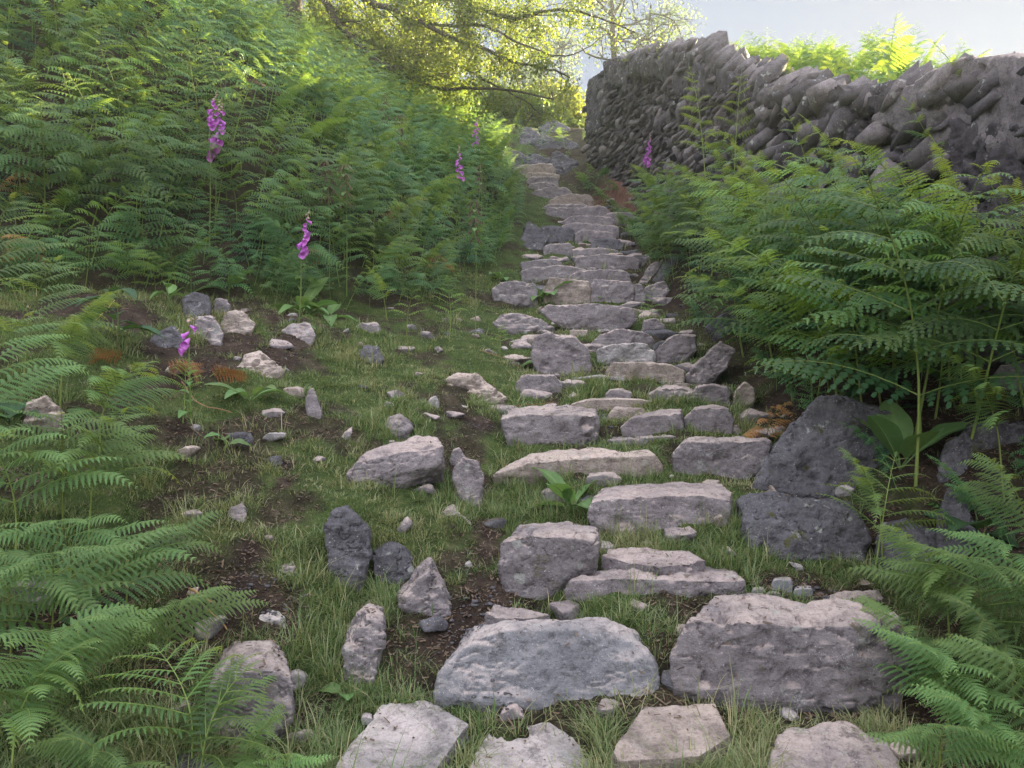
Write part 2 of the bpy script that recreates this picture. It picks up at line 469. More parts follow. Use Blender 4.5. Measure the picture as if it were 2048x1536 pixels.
def seg_signed(x, y):
    """signed distance to the foot of the left bank, positive up the bank"""
    x = np.asarray(x, float); y = np.asarray(y, float)
    best = np.full(np.broadcast(x, y).shape, 1e9)
    sgn = np.ones_like(best)
    for (ax, ay), (bx, by) in zip(XB[:-1], XB[1:]):
        vx, vy = bx - ax, by - ay
        t = np.clip(((x - ax) * vx + (y - ay) * vy) / (vx * vx + vy * vy), 0, 1)
        dx, dy = x - (ax + t * vx), y - (ay + t * vy)
        d = np.hypot(dx, dy)
        s = np.where(vx * (y - ay) - vy * (x - ax) > 0, 1.0, -1.0)
        m = d < best
        best = np.where(m, d, best)
        sgn = np.where(m, s, sgn)
    return best * sgn
def P_(y): return np.interp(y, PY, PZ)
_ys = np.linspace(-60, 600, 13201)
_k = np.exp(-0.5 * (np.arange(-12, 13) / 5.0) ** 2); _k /= _k.sum()
_pz = np.convolve(np.pad(np.interp(_ys, PY, PZ), 12, 'edge'), _k, 'valid')
def Hbase(x, y):
    x = np.asarray(x, float); y = np.asarray(y, float)
    p = np.interp(y, _ys, _pz)
    xc = np.interp(y, XCY, XCX)
    hw = np.interp(y, HWY, HWX)
    s = seg_signed(x, y)
    left = 0.26 * np.clip(xc - hw - x, 0, 3.2)
    sp = np.clip(s, 0, None)
    bank = 0.78 * np.where(sp < 5.5, sp, 5.5 + 3.0 * (1 - np.exp(-(sp - 5.5) / 4.0)))
    bank = bank * (1 - .38 * smooth(y, 9.5, 15))
    fade = 1 - smooth(y, 23, 40)
    xw = np.interp(y, WY, WX)
    wt = np.interp(y, TY, TZ)
    xr = xc + hw
    rb = smooth(x, xr, np.maximum(xw - 0.05, xr + 0.3)) * np.interp(y, [0, 4, 10, 16, 20], [.35, .55, .7, .5, .3])
    end = 1 - smooth(y, 19.5, 21.5)
    far_field = wt - 0.6 + 0.02 * np.clip(x - xw, 0, 40)
    f = smooth(x, xw + 0.25, xw + 0.75)
    low = p + left + bank * (0.25 + 0.75 * fade) + rb * end
    f = np.where(y > 20.3, smooth(x, 2.2, 6), f)
    return low * (1 - f) + far_field * f
def H(x, y):
    x = np.asarray(x, float); y = np.asarray(y, float)
    q = np.stack(np.broadcast_arrays(x, y, np.zeros_like(x * y)), -1)
    n = 0.045 * fbm(q * 1.7, 4, 3) + 0.022 * fbm(q * 6.0, 3, 9)
    return Hbase(x, y) + n
def Hs(x, y): return float(H(np.array(float(x)), np.array(float(y))))
def hit(u, v, y0=1.3, y1=45.0):
    dx, dz = ray(u, v)
    ys = np.concatenate([np.arange(y0, 8, 0.02), np.arange(8, y1, 0.04)])
    d = EYE + dz * ys - Hbase(dx * ys, ys)
    k = np.nonzero(d < 0)[0]
    y = ys[k[0]] if len(k) else y1
    return Vector((dx * y, y, Hs(dx * y, y)))

# bare earth: (u, v, radius in px, turf left 0..1)
BARE = [(930, 1250, 60), (960, 1180, 45), (975, 1100, 40), (975, 1050, 35), (990, 1200, 50), (880, 1290, 50), (960, 850, 40), (910, 830, 35),
        (900, 920, 25), (960, 960, 30), (540, 1230, 60), (480, 1200, 70), (430, 1260, 60), (400, 1220, 60), (560, 1270, 40), (500, 1110, 40),
        (470, 690, 60), (560, 720, 50), (420, 730, 60), (330, 740, 60), (330, 690, 50), (590, 690, 40), (260, 640, 60), (160, 610, 70), (60, 620, 60),
        (360, 860, 40), (430, 880, 30), (570, 640, 50), (570, 930, 22), (575, 970, 22), (1640, 1180, 60), (1550, 1170, 40), (1740, 1190, 40),
        (760, 1460, 40), (1850, 1420, 70), (1000, 1420, 30), (1330, 690, 30), (1400, 560, 60), (1330, 600, 40), (1650, 1000, 40), (1750, 1050, 60),
        (1120, 1120, 0), (120, 1250, 90), (200, 1180, 70), (1900, 900, 120), (1600, 800, 90), (1750, 800, 120), (1950, 1050, 100), (1480, 620, 60)]
BARE_W = []
for u, v, r in BARE:
    if r:
        p = hit(u, v)
        BARE_W.append((p.x, p.y, r * p.y / FPX * 1.15))
def bareness(x, y):
    b = np.zeros_like(x)
    for cx, cy, r in BARE_W:
        d = np.hypot(x - cx, (y - cy) * 0.75) / r
        b = np.maximum(b, 1 - smooth(d, 0.6, 1.15))
    q = np.stack([x, y, np.zeros_like(x)], -1)
    n = smooth(fbm(q * 2.6, 5, 21, .6), 0.15, 0.6)
    return np.maximum(b, n * 0.85)

def grid_lines(lo, hi, fine_lo, fine_hi, step, growth=1.16):
    a = list(np.arange(fine_lo, fine_hi + 1e-6, step))
    s = step; x = fine_hi
    while x < hi:
        s *= growth; x += s; a.append(min(x, hi))
    s = step; x = fine_lo; b = []
    while x > lo:
        s *= growth; x -= s; b.append(max(x, lo))
    return np.array(b[::-1] + a)
gx = grid_lines(-700, 700, -5, 4.2, 0.05)
gy = grid_lines(-60, 900, 1.2, 22, 0.06)
GX, GY = np.meshgrid(gx, gy)
GZ = H(GX, GY)
nx, ny = len(gx), len(gy)
ii = (np.arange(ny - 1)[:, None] * nx + np.arange(nx - 1)[None, :])
quads = np.stack([ii, ii + 1, ii + nx + 1, ii + nx], -1).reshape(-1, 4)
verts = np.stack([GX, GY, GZ], -1).reshape(-1, 3)
turf = 1 - bareness(verts[:, 0], verts[:, 1])
sb = seg_signed(verts[:, 0], verts[:, 1])
turf *= 1 - 0.85 * smooth(sb, 0.1, 0.6) * (verts[:, 1] < 22)
red = np.zeros(len(verts))
rp = hit(1215, 420)
red = 1 - smooth(np.hypot(verts[:, 0] - rp.x - .1, (verts[:, 1] - rp.y) * 0.45), 0.35, 0.8)
xwv = np.interp(verts[:, 1], WY, WX)
turf *= 1 - 0.8 * smooth(verts[:, 0], xwv - 1.3, xwv - 0.6) * (verts[:, 0] < xwv + .3)
ground = link('ground', mesh_np('ground', verts, quads, None, {'turf': turf, 'red': red}, True), MAT['ground'])
tag(ground, kind='structure')

# ------------------------------------------------------------------ stones
def hull_mesh(pts):
    bm = bmesh.new()
    for p in pts: bm.verts.new(p)
    r = bmesh.ops.convex_hull(bm, input=bm.verts)
    bmesh.ops.delete(bm, geom=list({g for g in r['geom_interior'] + r['geom_unused'] if isinstance(g, bmesh.types.BMVert)}), context='VERTS')
    bmesh.ops.recalc_face_normals(bm, faces=bm.faces)
    me = bpy.data.meshes.new('stone')
    bm.to_mesh(me); bm.free()
    return me
DG = None
def remesh(me, vox):
    o = bpy.data.objects.new('tmp', me)
    COL.objects.link(o)
    md = o.modifiers.new('r', 'REMESH')
    md.mode = 'VOXEL'; md.voxel_size = vox; md.use_smooth_shade = True
    dg = bpy.context.evaluated_depsgraph_get()
    ev = o.evaluated_get(dg)
    out = bpy.data.meshes.new_from_object(ev)
    bpy.data.objects.remove(o)
    bpy.data.meshes.remove(me)
    return out
def roughen(me, size, seed, rough=1.0, strata=None):
    n = len(me.vertices)
    co = np.empty(n * 3, np.float32); me.vertices.foreach_get('co', co); co = co.reshape(-1, 3).astype(float)
    no = np.empty(n * 3, np.float32); me.vertices.foreach_get('normal', no); no = no.reshape(-1, 3)
    q = co + seed * 3.7
    d = 0.042 * size * fbm(q * 2.4 / size, 4, seed) * (.5 + .5 * rough)
    cr = 1 - np.abs(fbm(q * np.array([1.0, 1.0, 1.8]) * 3.2 / max(size, .2), 3, seed + 77))
    d -= 0.035 * rough * min(size, .7) * smooth(cr, .93, .995)
    d += 0.014 * rough * min(size, .8) * fbm(q * 14, 4, seed + 5, .6)
    r = Matrix.Rotation(0.5 + (seed % 7) * 0.12, 3, 'X') @ Matrix.Rotation((seed % 5) * 0.2 - .4, 3, 'Y')
    if strata is not None: r = Matrix.Rotation(strata[0], 3, 'X') @ Matrix.Rotation(strata[1], 3, 'Y')
    s = q @ np.array(r).T
    lay = fbm(s * np.array([3, 3, 20.0]) / max(size, .25) ** .5, 3, seed + 11)
    d += 0.008 * rough * min(size, .7) * np.sign(lay) * np.abs(lay) ** 0.6
    pit = np.clip(fbm(q * 9.0, 3, seed + 31) - 0.55, 0, 1)
    d -= 0.16 * rough * min(size, .7) * pit
    co = co + no * d[:, None]
    me.vertices.foreach_set('co', co.astype(np.float32).ravel())
    me.polygons.foreach_set('use_smooth', np.ones(len(me.polygons), bool))
    me.update()

STONES = []
_sid = [0]
def rock(label, face, back=None, depth=0.3, lean=0.25, mat='grey', y=None, group=None, name='step_stone', cat='step stone', flat=None, rough=1.0, parent=None, sink=0.12, vox=None, strata=None, onwall=False):
    _sid[0] += 1
    seed = _sid[0]
    if name == 'loose_stone': rough = rough * 1.35
    us = np.array([p[0] for p in face], float); vs = np.array([p[1] for p in face], float)
    vb = vs.max(); ub = us[vs > vb - 0.25 * (vs.max() - vs.min()) - 1].mean()
    base = hit(ub, vb) if y is None else at(ub, vb, y)
    P = []
    if flat is not None:                       # a flag seen from above: all corners on one gently tilted plane
        uc, vc = us.mean(), vs.mean()
        c = hit(uc, vc)
        zc = c.z + flat
        for u, v in face:
            dx, dz = ray(u, v)
            slope = 0.10
            # z = zc + slope*(y-cy) ; z = EYE + dz*y
            yy = (zc - slope * c.y - EYE) / (dz - slope)
            P.append(np.array([dx * yy, yy, EYE + dz * yy]))
        P = np.array(P)
        base = c
        cen = P.mean(0)
        low = P.copy(); low[:, 2] -= depth; low[:, :2] = cen[:2] + (low[:, :2] - cen[:2]) * 1.06
        allp = np.concatenate([P, low])
    else:
        y0, z0 = base.y, base.z
        for u, v in face:
            dx, dz = ray(u, v)
            yy = wall_y(u, v) if onwall else (y0 + lean * (EYE - z0)) / (1 - lean * dz)
            P.append(np.array([dx * yy, yy, EYE + dz * yy]))
        P = np.array(P)
        cen = P.mean(0)
        dirh = np.array([cen[0], cen[1], 0]) / np.hypot(cen[0], cen[1])
        if onwall: dirh = np.array([.96, .28, 0])
        bk = cen + (P - cen) * np.array([0.9, 0.9, 0.86]) + dirh * depth
        lowm = P[:, 2] < z0 + 0.3 * (P[:, 2].max() - z0)
        lo = P[lowm].copy(); lo[:, 2] -= sink; lo += dirh * sink * 0.4
        lo2 = bk[lowm[:len(bk)]].copy(); lo2[:, 2] -= sink
        parts = [P, bk, lo, lo2]
        if back:
            zt = np.sort(P[:, 2])[-max(2, len(P) // 3):].mean() + 0.015
            ym = P[:, 1].max()
            B = []
            for u, v in back:
                dx, dz = ray(u, v)
                yy = (zt - EYE) / dz if dz < -0.02 else ym + depth
                yy = float(np.clip(yy, ym + 0.04, ym + 0.75))
                B.append([dx * yy, yy, EYE + dz * yy])
            B = np.array(B)
            lo3 = B.copy(); lo3[:, 2] -= 0.25
            parts[1] = bk[bk[:, 2] < np.sort(bk[:, 2])[-max(1, len(bk) // 3)]] - dirh * 0.0
            parts += [B, lo3]
        allp = np.concatenate(parts)
    loc = np.array([allp[:, 0].mean(), allp[:, 1].mean(), base.z])
    allp = allp - loc
    ext = allp.max(0) - allp.min(0)
    size = float(np.sort(ext)[-2] * 0.5 + np.sort(ext)[-1] * 0.5)
    me = hull_mesh([tuple(p) for p in allp])
    dist = float(np.hypot(loc[0], loc[1]))
    vx = vox or max(size / 75, dist * 0.0016)
    me = remesh(me, vx)
    roughen(me, max(ext.min(), size * .45), seed, rough, strata)
    me.name = 'stone'
    while len(me.materials): me.materials.pop()
    if parent is None:
        if name == 'loose_stone': loc = loc - np.array([0, 0, .025])
        o = link(name, me, MAT[mat], None, loc)
        tag(o, label, cat, group)
    else:
        o = link(name, me, MAT[mat], parent, loc)
        if label: o['label'] = label
    STONES.append((o, loc))
    return o
def wall_y(u, v):
    dx, dz = ray(u, v)
    ys = np.arange(1.5, 21, .02)
    fx = np.interp(ys, WY, WX) + 0.04 * (EYE + dz * ys - np.interp(ys, _ys, _pz) - .3) - .06
    k = np.nonzero(dx * ys > fx)[0]
    return float(ys[k[0]]) if len(k) else 19.9
def name_is_step(kw): return kw.get('group') == 'stones of the stepped path'
def block(label, u0, v0, u1, v1, depth=0.3, mat='grey', jag=None, back=None, **kw):
    """a roughly rectangular riser stone between two pixel corners"""
    r = random.Random(int(u0 * 7 + v0))
    if name_is_step(kw) and v1 >= 570: u0 -= 4; u1 += 4; v0 -= 3; v1 += 2
    if v1 < 570 and name_is_step(kw): e_ = 6 if v1 > 500 else 9; u0 -= e_; u1 += e_ + 3; v0 -= 4; v1 += 4
    w, h = u1 - u0, v1 - v0
    pts = [(u0, v0 + h * r.uniform(.35, .5)), (u0 + w * r.uniform(.08, .2), v0 + h * r.uniform(.0, .18)), (u0 + w * r.uniform(.4, .6), v0 + h * r.uniform(-.05, .08)),
           (u1 - w * r.uniform(.05, .2), v0 + h * r.uniform(0, .2)), (u1, v0 + h * r.uniform(.3, .5)), (u1 - w * r.uniform(0, .05), v1 - h * r.uniform(0, .1)), (u0 + w * r.uniform(0, .06), v1)]
    return rock(label, pts, back, depth, mat=mat, **kw)

G_STEP = 'stones of the stepped path'
G_LOOSE = 'loose stones on the grassy slope'
# flagstones at the foot
rock('pale rough flagstone at the bottom edge, leftmost of the four flags, holding litter', [(760, 1412), (850, 1402), (935, 1450), (885, 1505), (850, 1570), (655, 1570), (700, 1490)], mat='pale', flat=0.045, depth=0.2, group=G_STEP, rough=.8)
rock('smooth pale grey flagstone at the bottom edge below the big pale boulder', [(990, 1445), (1090, 1430), (1180, 1478), (1188, 1570), (925, 1570), (955, 1495)], mat='pale', flat=0.04, depth=0.2, group=G_STEP, rough=.35)
rock('pinkish flat flagstone with a pointed right corner at the bottom edge', [(1285, 1412), (1430, 1408), (1462, 1470), (1400, 1512), (1235, 1522), (1225, 1500), (1275, 1460)], mat='tan', flat=0.06, depth=0.2, group=G_STEP, rough=.3)
rock('dark pitted flagstone at the bottom edge below the large dark boulder', [(1585, 1452), (1700, 1442), (1790, 1495), (1812, 1570), (1530, 1570), (1552, 1480)], mat='grey', flat=0.045, depth=0.2, group=G_STEP, rough=.8)
# first risers
rock('large pale grey boulder with a smooth bluish flaked face forming the first step', [(872, 1390), (876, 1352), (908, 1312), (950, 1278), (1020, 1258), (1200, 1258), (1265, 1285), (1312, 1335), (1322, 1375), (1300, 1397), (1180, 1405), (1090, 1415), (990, 1395)], [(1000, 1250), (1100, 1238), (1210, 1234), (1255, 1256)], 0.35, .55, 'blue', group=G_STEP, rough=.7)
rock('largest dark boulder with a flat brownish top beside the pale first step', [(1342, 1380), (1340, 1310), (1380, 1240), (1480, 1262), (1640, 1275), (1790, 1262), (1818, 1310), (1808, 1425), (1640, 1405), (1500, 1392)], [(1430, 1190), (1560, 1193), (1650, 1208), (1790, 1222)], 0.4, .25, 'grey', group=G_STEP, strata=(.1, .1))
rock('long ridged mauve slab lying below the thin flat slab', [(1128, 1180), (1140, 1163), (1220, 1156), (1330, 1160), (1440, 1165), (1490, 1163), (1470, 1178), (1380, 1192), (1300, 1203), (1170, 1212)], [(1200, 1141), (1360, 1132), (1480, 1152)], .25, .2, 'mauve', group=G_STEP, strata=(.1, .15))
rock('thin wavy flat slab bedded in grass above the long ridged slab', [(1205, 1112), (1215, 1096), (1290, 1094), (1380, 1104), (1412, 1120), (1360, 1128), (1320, 1134), (1260, 1125)], mat='mauve', flat=0.035, depth=.12, group=G_STEP)
rock('squarish block with pale top and dark stained face left of the wavy slab', [(1000, 1085), (1060, 1070), (1185, 1084), (1197, 1104), (1180, 1120), (1120, 1160), (1085, 1192), (1050, 1200), (1015, 1185), (1000, 1140)], [(1040, 1048), (1130, 1044), (1190, 1062)], .35, .12, 'grey', group=G_STEP, rough=.8)
rock('low flat stone half buried in litter above the pale first step', [(965, 1222), (990, 1208), (1040, 1215), (1100, 1228), (1060, 1236), (990, 1234)], mat='grey', flat=.03, depth=.1, group=G_STEP)
rock('wide rounded boulder step with a worn top right of the broad leaved rosette', [(1168, 1032), (1178, 1003), (1280, 994), (1400, 990), (1462, 1002), (1455, 1050), (1380, 1076), (1280, 1067), (1208, 1058)], [(1230, 971), (1330, 963), (1440, 967), (1466, 982)], .4, .3, 'mauve', group=G_STEP, rough=.8)
rock('knobbly mossy boulder under the big dark angular rock', [(1492, 1112), (1488, 1062), (1530, 1022), (1620, 1010), (1718, 1028), (1742, 1080), (1722, 1118), (1600, 1118)], [(1475, 987), (1560, 985), (1680, 1000)], .35, .35, 'dark', group=G_STEP, rough=1.3)
rock('big dark angular rock with a peaked top at the right of the steps', [(1502, 975), (1530, 915), (1572, 858), (1640, 788), (1690, 793), (1790, 828), (1806, 870), (1755, 930), (1742, 985), (1680, 1002), (1600, 978)], None, .45, .3, 'dark', group=G_STEP, rough=.9, name='boulder', cat='boulder')
rock('long tan slab with a smooth sloping top above the broad leaved rosette', [(985, 952), (1060, 927), (1150, 918), (1310, 912), (1326, 938), (1300, 952), (1170, 958), (1080, 954)], [(1060, 906), (1180, 897), (1300, 902)], .3, .15, 'tan', group=G_STEP, rough=.55, strata=(.05, .05))
rock('brown block step to the right of the tan slab', [(1345, 908), (1365, 887), (1440, 885), (1540, 882), (1530, 930), (1480, 962), (1380, 957), (1350, 932)], [(1380, 877), (1530, 875)], .3, .15, 'grey', group=G_STEP)
rock('thin grey slab wedged above the tan slab', [(1215, 880), (1290, 875), (1375, 872), (1370, 886), (1260, 891)], None, .2, .1, 'grey', group=G_STEP)
rock('cracked block with a mossy crevice along its front', [(1000, 838), (1060, 829), (1188, 831), (1198, 850), (1190, 876), (1100, 892), (1020, 882)], [(1020, 816), (1090, 810), (1192, 815)], .35, .15, 'grey', group=G_STEP, rough=1.2)
rock('smooth mauve riser block with a slanting left end', [(1240, 855), (1262, 836), (1362, 826), (1368, 850), (1362, 874), (1300, 878), (1248, 872)], [(1300, 822), (1362, 818)], .3, .1, 'mauve', group=G_STEP, rough=.5)
block('mauve riser block beside the brown dead fern', 1372, 818, 1464, 868, .3, 'mauve', group=G_STEP, rough=.6)
block('long thin pale plank of stone above the cracked block', 1145, 801, 1312, 815, .18, 'tan', group=G_STEP, rough=.5)
block('dark wide riser below the leaning slab, left half', 1300, 776, 1392, 812, .3, 'mauve', group=G_STEP)
block('dark wide riser below the leaning slab, right half', 1388, 770, 1458, 814, .3, 'mauve', group=G_STEP)
block('small low stone left of the dark wide riser', 1212, 780, 1262, 802, .2, 'grey', group=G_STEP)
block('low slab below the upright rounded boulder', 1035, 753, 1122, 785, .25, 'grey', group=G_STEP)
block('pale flat slab to the right of the low slab under the rounded boulder', 1146, 754, 1246, 770, .25, 'pale', group=G_STEP, rough=.6)
block('wide plain riser stone below the wood grained stone', 1212, 727, 1366, 768, .35, 'tan', group=G_STEP, rough=.6)
rock('upright rounded boulder with heart shaped leaves at its foot', [(1060, 690), (1068, 672), (1095, 666), (1150, 675), (1178, 700), (1184, 745), (1130, 755), (1078, 748), (1063, 718)], None, .35, .2, 'mauve', group=G_STEP, rough=.7, name='boulder', cat='boulder')
block('wood grained pale stone with a knot hole', 1195, 688, 1306, 727, .3, 'pale', group=G_STEP, rough=1.5, strata=(.3, .1))
rock('angular block with an overhanging lip right of the wood grained stone', [(1300, 715), (1318, 690), (1350, 668), (1392, 672), (1395, 700), (1365, 722), (1310, 728)], None, .3, .25, 'mauve', group=G_STEP)
rock('low arched stone above the wood grained stone', [(1178, 688), (1200, 668), (1245, 656), (1300, 668), (1312, 682), (1280, 692), (1200, 693)], None, .3, .2, 'mauve', group=G_STEP)
rock('long slab leaning on the bank under the bracken', [(1370, 762), (1382, 738), (1442, 680), (1472, 700), (1452, 738), (1402, 768)], None, .2, .5, 'mauve', group=G_STEP, strata=(.2, .9), rough=1.2)
rock('pointed grey slab poking out under the bracken above the leaning slab', [(1408, 655), (1440, 630), (1478, 615), (1482, 660), (1455, 678), (1430, 668)], None, .25, .3, 'dark', group=G_STEP, name='rock', cat='rock')
rock('rough pitted stone lying left of the long riser', [(985, 645), (1000, 628), (1040, 625), (1085, 638), (1112, 655), (1060, 664), (1000, 660)], None, .3, .5, 'grey', group=G_STEP, rough=1.4)
rock('long riser stone with a sloping left end below the pair of square blocks', [(1080, 622), (1095, 610), (1150, 612), (1200, 606), (1265, 616), (1274, 640), (1240, 662), (1140, 648), (1100, 640)], None, .35, .2, 'mauve', group=G_STEP, rough=.8)
block('crumbled stone under the fern tip, left of the pair of square blocks', 988, 562, 1072, 608, .3, 'grey', group=G_STEP, rough=1.3)
block('brown square block, left of a matching pair', 1090, 557, 1178, 608, .35, 'tan', group=G_STEP)
block('dark speckled square block, right of a matching pair', 1184, 558, 1264, 606, .35, 'mauve', group=G_STEP)
block('narrow stone at the right end of the square blocks', 1262, 570, 1288, 604, .25, 'grey', group=G_STEP)
block('long flat topped step above the brown square block', 1046, 534, 1172, 562, .35, 'grey', group=G_STEP, rough=.8)
block('humped step above the dark speckled block', 1142, 541, 1254, 568, .35, 'mauve', group=G_STEP, rough=.9)
block('small rough step stone at the grassy left edge', 1046, 521, 1112, 540, .3, 'grey', group=G_STEP)
block('wide pale step at the bend, with grass growing on its left', 1154, 511, 1272, 538, .35, 'mauve', group=G_STEP, rough=.7)
block('broken corner stone at the right end of the step at the bend', 1250, 512, 1296, 536, .25, 'grey', group=G_STEP)
block('thin tread just above the step at the bend', 1150, 500, 1228, 508, .3, 'mauve', group=G_STEP)
block('dark grey tread half hidden by the right bracken', 1186, 479, 1240, 502, .35, 'dark', group=G_STEP)
block('small stone in the grass left of the half hidden dark tread', 1090, 490, 1136, 506, .25, 'grey', group=G_STEP)
block('reddish block tread beside the bracken', 1158, 463, 1222, 483, .3, 'mauve', group=G_STEP)
block('dark block at the left end of the straight flight', 1084, 455, 1136, 480, .35, 'dark', group=G_STEP)
block('long pale edged tread of the straight flight', 1126, 448, 1228, 470, .35, 'mauve', group=G_STEP, rough=.5)
block('tall mauve riser with a split at its right end', 1134, 434, 1216, 456, .35, 'mauve', group=G_STEP, rough=.5)
block('riser continuing right of the split towards the red earth', 1214, 425, 1262, 449, .35, 'mauve', group=G_STEP, rough=.5)
block('narrow tread on the left below the rounded tread', 1098, 419, 1152, 434, .3, 'grey', group=G_STEP)
block('low block with a pale scratch beside the narrow left tread', 1150, 416, 1208, 435, .3, 'mauve', group=G_STEP)
block('thin tread in the upper flight below the humped one', 1094, 411, 1166, 421, .3, 'grey', group=G_STEP)
block('humped brown tread where the flight bends left', 1104, 391, 1176, 414, .3, 'tan', group=G_STEP)
block('upper tread just above the humped one', 1072, 378, 1132, 394, .3, 'mauve', group=G_STEP)
block('narrow upper tread, second above the humped one', 1064, 369, 1106, 380, .3, 'grey', group=G_STEP)
block('narrow arched tread near the top of the flight', 1062, 356, 1106, 371, .3, 'mauve', group=G_STEP)
block('brown tread directly below the top stone', 1058, 348, 1108, 359, .3, 'tan', group=G_STEP)
block('big brown rounded stone at the very top of the flight', 1036, 330, 1102, 352, .4, 'tan', group=G_STEP)
# bedrock and boulders near the top and left edge
G_TOP = 'rocks around the top of the flight'
for lab, a in (('dark boulder at the left edge of the straight flight', (1050, 438, 1088, 484)), ('squat rock in the grass under the dark boulder', (1052, 476, 1082, 496)),
               ('rounded outcrop rock above the top stone at right', (1102, 296, 1152, 342)), ('slanting slab of outcrop left of the tiny foxglove', (1014, 296, 1046, 328)),
               ('wide outcrop rock behind the tiny foxglove', (1048, 302, 1098, 330)), ('upright outcrop rock below the small pale bracken', (1044, 248, 1074, 286)),
               ('rounded outcrop block in the middle of the crest', (1076, 258, 1114, 296)), ('flat capped outcrop rock at the crest beside the wall end', (1086, 238, 1132, 262)),
               ('topmost crest rock touching the wall end', (1130, 224, 1164, 250)), ('low crest rock behind the small pale bracken', (1040, 226, 1064, 240)),
               ('small rock at the left edge of the top stone', (1006, 318, 1030, 338)), ('outcrop rock in shade between the crest and the rounded outcrop', (1112, 266, 1150, 298))):
    u0_, v0_, u1_, v1_ = a
    ro = random.Random(int(u0_ * 3 + v0_))
    w_, h_ = u1_ - u0_, v1_ - v0_
    u0_ -= w_ * .22; u1_ += w_ * .22; v0_ += h_ * .08
    pk = ro.uniform(.25, .75)
    rock(lab, [(u0_, v1_ - h_ * .15), (u0_ + w_ * .12, v0_ + h_ * ro.uniform(.35, .6)), (u0_ + w_ * pk * .8, v0_ + h_ * ro.uniform(.05, .25)), (u0_ + w_ * pk * 1.35, v0_ + h_ * ro.uniform(-.05, .12)),
         (u1_ - w_ * .15, v0_ + h_ * ro.uniform(.3, .55)), (u1_, v1_ - h_ * .2), (u1_ - w_ * .2, v1_ + h_ * .1), (u0_ + w_ * .2, v1_ + h_ * .12)], None, .5, .45, 'dark', group=G_TOP, name='outcrop_rock', cat='rock', rough=1.7)
# loose stones on the left
LS = dict(group=G_LOOSE, name='loose_stone', cat='stone')
rock('large angular boulder lying in the grass slope, seamed along its top', [(692, 950), (715, 968), (790, 945), (888, 925), (885, 893), (800, 905), (720, 925)], [(735, 905), (800, 884), (860, 873), (884, 884)], .3, .3, 'mauve', group=G_LOOSE, name='boulder', cat='boulder', strata=(.1, .3))
rock('flat topped grey stone sunk in grass behind the large angular boulder', [(735, 850), (765, 830), (800, 825), (828, 845), (800, 862), (750, 866)], None, .25, .9, 'grey', **LS)
rock('layered pinkish stone with a step across its face', [(890, 755), (905, 742), (950, 741), (980, 765), (1012, 790), (1000, 800), (950, 802), (910, 785)], None, .3, .5, 'tan', strata=(.25, .3), **LS)
rock('thin upright mauve stone, pointed at both ends', [(610, 800), (614, 775), (625, 768), (638, 795), (645, 820), (632, 842), (618, 832)], None, .10, .35, 'mauve', rough=.4, **LS)
rock('tall dark upright slab standing in the grass', [(655, 1110), (652, 1045), (668, 1015), (695, 1010), (715, 1030), (740, 1070), (742, 1110), (700, 1165), (662, 1168)], None, .22, .3, 'dark', rough=1.6, **LS)
rock('stubby dark stone right of the tall upright slab', [(748, 1130), (745, 1102), (790, 1092), (815, 1110), (828, 1128), (800, 1160), (765, 1168)], None, .2, .35, 'dark', rough=1.6, **LS)
rock('wedge shaped stone with a slanting right side', [(795, 1200), (820, 1165), (860, 1128), (885, 1170), (914, 1240), (880, 1235), (830, 1215)], None, .25, .35, 'grey', **LS)
rock('tall leaning grey stone left of the pale first step', [(685, 1345), (690, 1290), (722, 1240), (740, 1222), (764, 1232), (766, 1280), (748, 1345), (710, 1360)], None, .25, .4, 'grey', rough=1.6, **LS)
rock('knobbly mauve upright stone beside the dirt track', [(905, 935), (925, 905), (955, 915), (968, 945), (962, 1000), (945, 1010), (915, 985)], None, .18, .35, 'mauve', **LS)
rock('small mauve wedge touching the knobbly upright stone', [(898, 915), (905, 895), (918, 888), (932, 910), (915, 928)], None, .12, .35, 'mauve', rough=.5, **LS)
rock('lichened flat slab lying on bare earth', [(472, 728), (490, 705), (520, 695), (548, 715), (566, 735), (556, 752), (510, 748), (478, 740)], None, .3, .9, 'tan', **LS)
rock('square speckled stone at the foot of the bracken bank', [(365, 615), (368, 585), (390, 577), (418, 585), (424, 628), (400, 640), (372, 636)], None, .25, .3, 'dark', **LS)
rock('grey slanting stone under the square speckled stone', [(380, 665), (395, 628), (425, 625), (448, 660), (440, 682), (400, 685)], None, .25, .5, 'grey', **LS)
rock('small grey cap stone right of the square speckled stone', [(425, 612), (432, 592), (455, 594), (462, 612), (445, 626)], None, .2, .3, 'grey', **LS)
rock('reddish flat rock face below the small cap stone', [(440, 655), (455, 618), (485, 615), (512, 645), (490, 662), (455, 666)], None, .25, .6, 'tan', **LS)
rock('flat grey stone under the foxglove rosette', [(562, 655), (585, 640), (620, 640), (632, 665), (615, 692), (585, 680)], None, .2, .7, 'grey', rough=.4, **LS)
rock('low stone sunk in grass below the bracken edge', [(700, 655), (725, 640), (755, 642), (765, 660), (735, 668)], None, .25, .7, 'grey', **LS)
rock('dark lump of rock in the grass left of the young ferns', [(716, 705), (735, 682), (755, 690), (770, 715), (745, 724), (722, 720)], None, .2, .4, 'dark', **LS)
rock('rounded pale stone beside the bare hollow', [(508, 1245), (520, 1224), (545, 1218), (568, 1228), (572, 1246), (545, 1260), (515, 1258)], None, .18, .7, 'pale', **LS)
rock('slanted stone with white lichen in the grass', [(445, 1030), (460, 1005), (485, 995), (496, 1015), (485, 1040), (455, 1048)], None, .15, .8, 'grey', **LS)
rock('flat shard beside the dirt track below the knobbly stone', [(884, 1015), (905, 1005), (935, 1030), (952, 1052), (920, 1056), (895, 1040)], None, .15, .8, 'grey', rough=.5, **LS)
